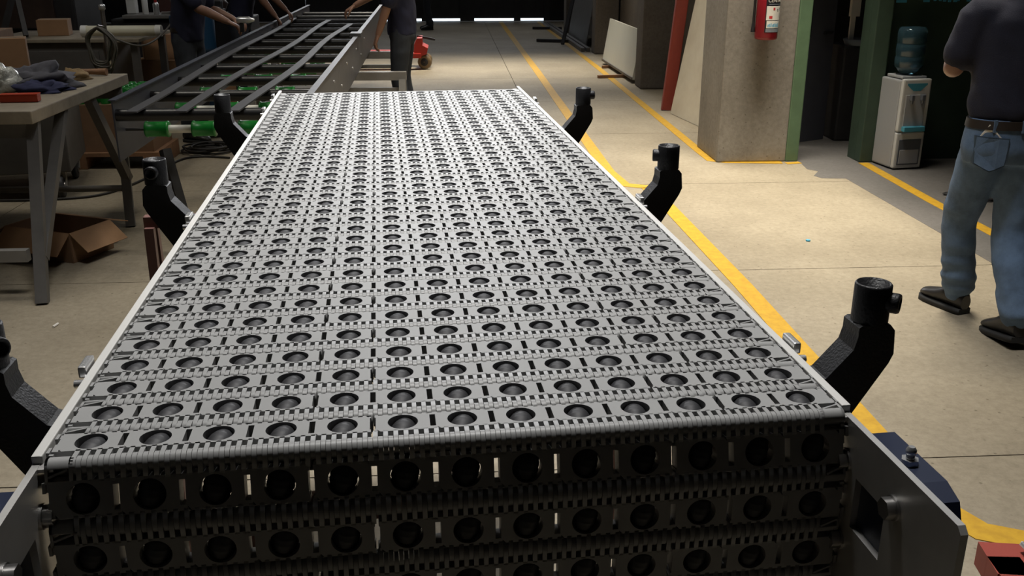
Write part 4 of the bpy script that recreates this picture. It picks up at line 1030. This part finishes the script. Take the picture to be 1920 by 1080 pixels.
# the man walking away at the right
pm = dict(pelvis=(2.375, 3.95, 0.90), chest=(2.405, 3.99, 1.27), neck=(2.41, 4.02, 1.47), head=(2.40, 4.06, 1.62),
          sh_l=(2.225, 4.02, 1.385), el_l=(2.155, 4.05, 1.165), wr_l=(2.27, 4.26, 1.25), palm_l=(0.6, 0.2, -0.6),
          sh_r=(2.60, 4.00, 1.385), el_r=(2.68, 4.00, 1.13), wr_r=(2.62, 4.22, 1.05), palm_r=(-0.6, 0.2, -0.6),
          hip_l=(2.315, 3.97, 0.85), kn_l=(2.335, 4.13, 0.47), an_l=(2.405, 4.17, 0.10), toe_l=(-0.30, 0.95, 0),
          hip_r=(2.485, 3.95, 0.85), kn_r=(2.462, 3.93, 0.47), an_r=(2.435, 3.73, 0.135), toe_r=(0.02, 1, 0), lift_r=(0.18, 0, 0),
          hem=(2.375, 3.95, 0.968), curl=(0.8, 0, 0), sl_l=0.90, sl_r=0.90)
for k in ('sl_l', 'sl_r'): pass
def person2(label, base, face, J, *a, **k):
    ends = {q: J.pop(q) for q in ('sl_l', 'sl_r') if q in J}
    global Vector_
    J2 = dict(J)
    return person(label, base, face, J2, *a, **k)
man, mloc = person2('man in a dark polo shirt and blue jeans walking away at the right', (2.42, 3.95, 0), (-0.12, 1), pm, 'navy_cloth_dark', 'denim', short=None, voxel=0.012)
bx = Vector((2.42, 3.95, 0))
def seat(u, off):     # point on the back of the trousers at sideways offset u
    return 3.95 - 0.128 * math.sqrt(max(0.05, 1 - (u / 0.19) ** 2)) - off
def patch(name, uc, poly, o0, o1, m, parent):
    return MB().prism(poly, o0, o1, lambda u, v, w: Vector((2.375 + uc + u, seat(uc + u, w), 0.83 + v)) - bx).build(name, m, parent)
PKT = [(-0.058, 0.075), (-0.02, 0.073), (0.02, 0.072), (0.058, 0.070), (0.058, 0.02), (0.054, -0.045), (0.02, -0.066), (0, -0.075), (-0.02, -0.066), (-0.054, -0.045), (-0.058, 0.02)]
pk = patch('back_pocket', -0.110, PKT, -0.012, 0.006, 'denim_seam', man)
patch('pocket_panel', -0.110, [(u * 0.93, v * 0.93) for u, v in PKT], 0.003, 0.0075, 'denim', pk)
pk2 = patch('back_pocket', 0.095, PKT, -0.012, 0.006, 'denim_seam', man)
patch('pocket_panel', 0.095, [(u * 0.93, v * 0.93) for u, v in PKT], 0.003, 0.0075, 'denim', pk2)
patch('folded_paper', -0.125, [(-0.035, 0.060), (0.045, 0.070), (-0.005, 0.125)], -0.002, 0.0015, 'paper', pk)
for u in (-0.11, 0.0, 0.11):
    MB().box(Vector((2.375 + u, seat(u, -0.001), 0.948)) - bx, (0.014, 0.008, 0.052)).build('belt_loop', 'denim', man)

def worker(label, px, py, ang, shirt, trousers, hl, hr, lean=0.0, bend=0.0, voxel=0.016, scale=1.0):
    a = math.radians(ang); f = Vector((math.cos(a), math.sin(a), 0)); r = Vector((f.y, -f.x, 0)); o = Vector((px, py, 0)); U = Vector((0, 0, 1))
    pel = o + U * 0.93 - f * lean * 0.3; che = pel + U * 0.36 + f * lean; nek = che + U * 0.19 + f * lean * 0.5; hd = nek + U * 0.145 + f * (0.03 + lean * 0.4)
    J = dict(pelvis=pel, chest=che, neck=nek, head=hd, hem=pel - U * 0.06)
    for q, s in (('l', -1), ('r', 1)):
        sh = che + U * 0.115 + r * s * 0.185; J['sh_' + q] = sh
        w = Vector(hl if q == 'l' else hr); mid = (sh + w) / 2; d = (w - sh).length; k = max(0.0, 0.275 ** 2 - (d / 2) ** 2) ** 0.5
        if d > 0.55: w = sh + (w - sh) * (0.55 / d); mid = (sh + w) / 2
        ax = (w - sh).normalized(); dn = (-U + r * s * 0.5 - f * 0.3); dn = (dn - ax * dn.dot(ax)).normalized()
        J['el_' + q] = mid + dn * k; J['wr_' + q] = w; J['palm_' + q] = -U
        hip = pel - U * 0.06 + r * s * 0.09; J['hip_' + q] = hip
        J['kn_' + q] = Vector((hip.x, hip.y, 0.48)) + f * 0.03 + r * s * 0.015; J['an_' + q] = Vector((hip.x, hip.y, 0.09)) + r * s * 0.03 - f * 0.02; J['toe_' + q] = f + r * s * 0.25
    J['curl'] = Vector((0.7, 0, 0))
    return person(label, o, (f.x, f.y), J, shirt, trousers, voxel=voxel)
worker('worker in navy T-shirt standing right of the conveyor frame, arm stretched over it', -0.45, 9.40, 172, 'navy_cloth', 'denim_dark', (-0.70, 9.15, 0.80), (-0.94, 9.5, 1.11))
worker('worker in grey-navy shirt behind the far part of the frame, both hands on its rail', -2.27, 11.0, 0, 'navy_cloth', 'denim_dark', (-1.80, 11.25, 0.97), (-1.86, 10.85, 0.93), lean=0.10)
worker('dark-clothed worker at the left of the frame holding a tool', -2.30, 8.85, -10, 'navy_cloth', 'denim_dark', (-1.93, 9.0, 1.05), (-1.90, 8.62, 1.055), lean=0.06)
worker('distant figure in dark trousers standing by the gate', -0.45, 21.3, 185, 'navy_cloth_dark', 'denim_dark', (-0.6, 21.2, 0.95), (-0.55, 21.5, 0.95), voxel=0.022)
gt = empty('impact_driver', (-1.80, 8.60, 1.04)); tag(gt, 'small silver and black power tool in the left worker\'s hand', 'power tool')
MB().lathe((-0.02, 0, 0.03), (1, 0, 0), [(0, 0.022), (0.02, 0.028), (0.10, 0.028), (0.13, 0.018), (0.15, 0.010)], 16).build('housing', 'chrome', gt)
MB().bbox((0.02, 0, -0.03), (0.035, 0.03, 0.08), 0.006).build('grip', 'black_matte', gt)
# rag of cloth and off-cuts on floor near bench at the very left
tag(MB().cyl(fl(100, 615) + Vector((0, 0, 0.006)), fl(106, 612) + Vector((0.0, 0.02, 0.006)), 0.006, n=8).build('cigarette_stub', 'paper'), 'tiny white stub lying on the floor left of the belt', 'stub')
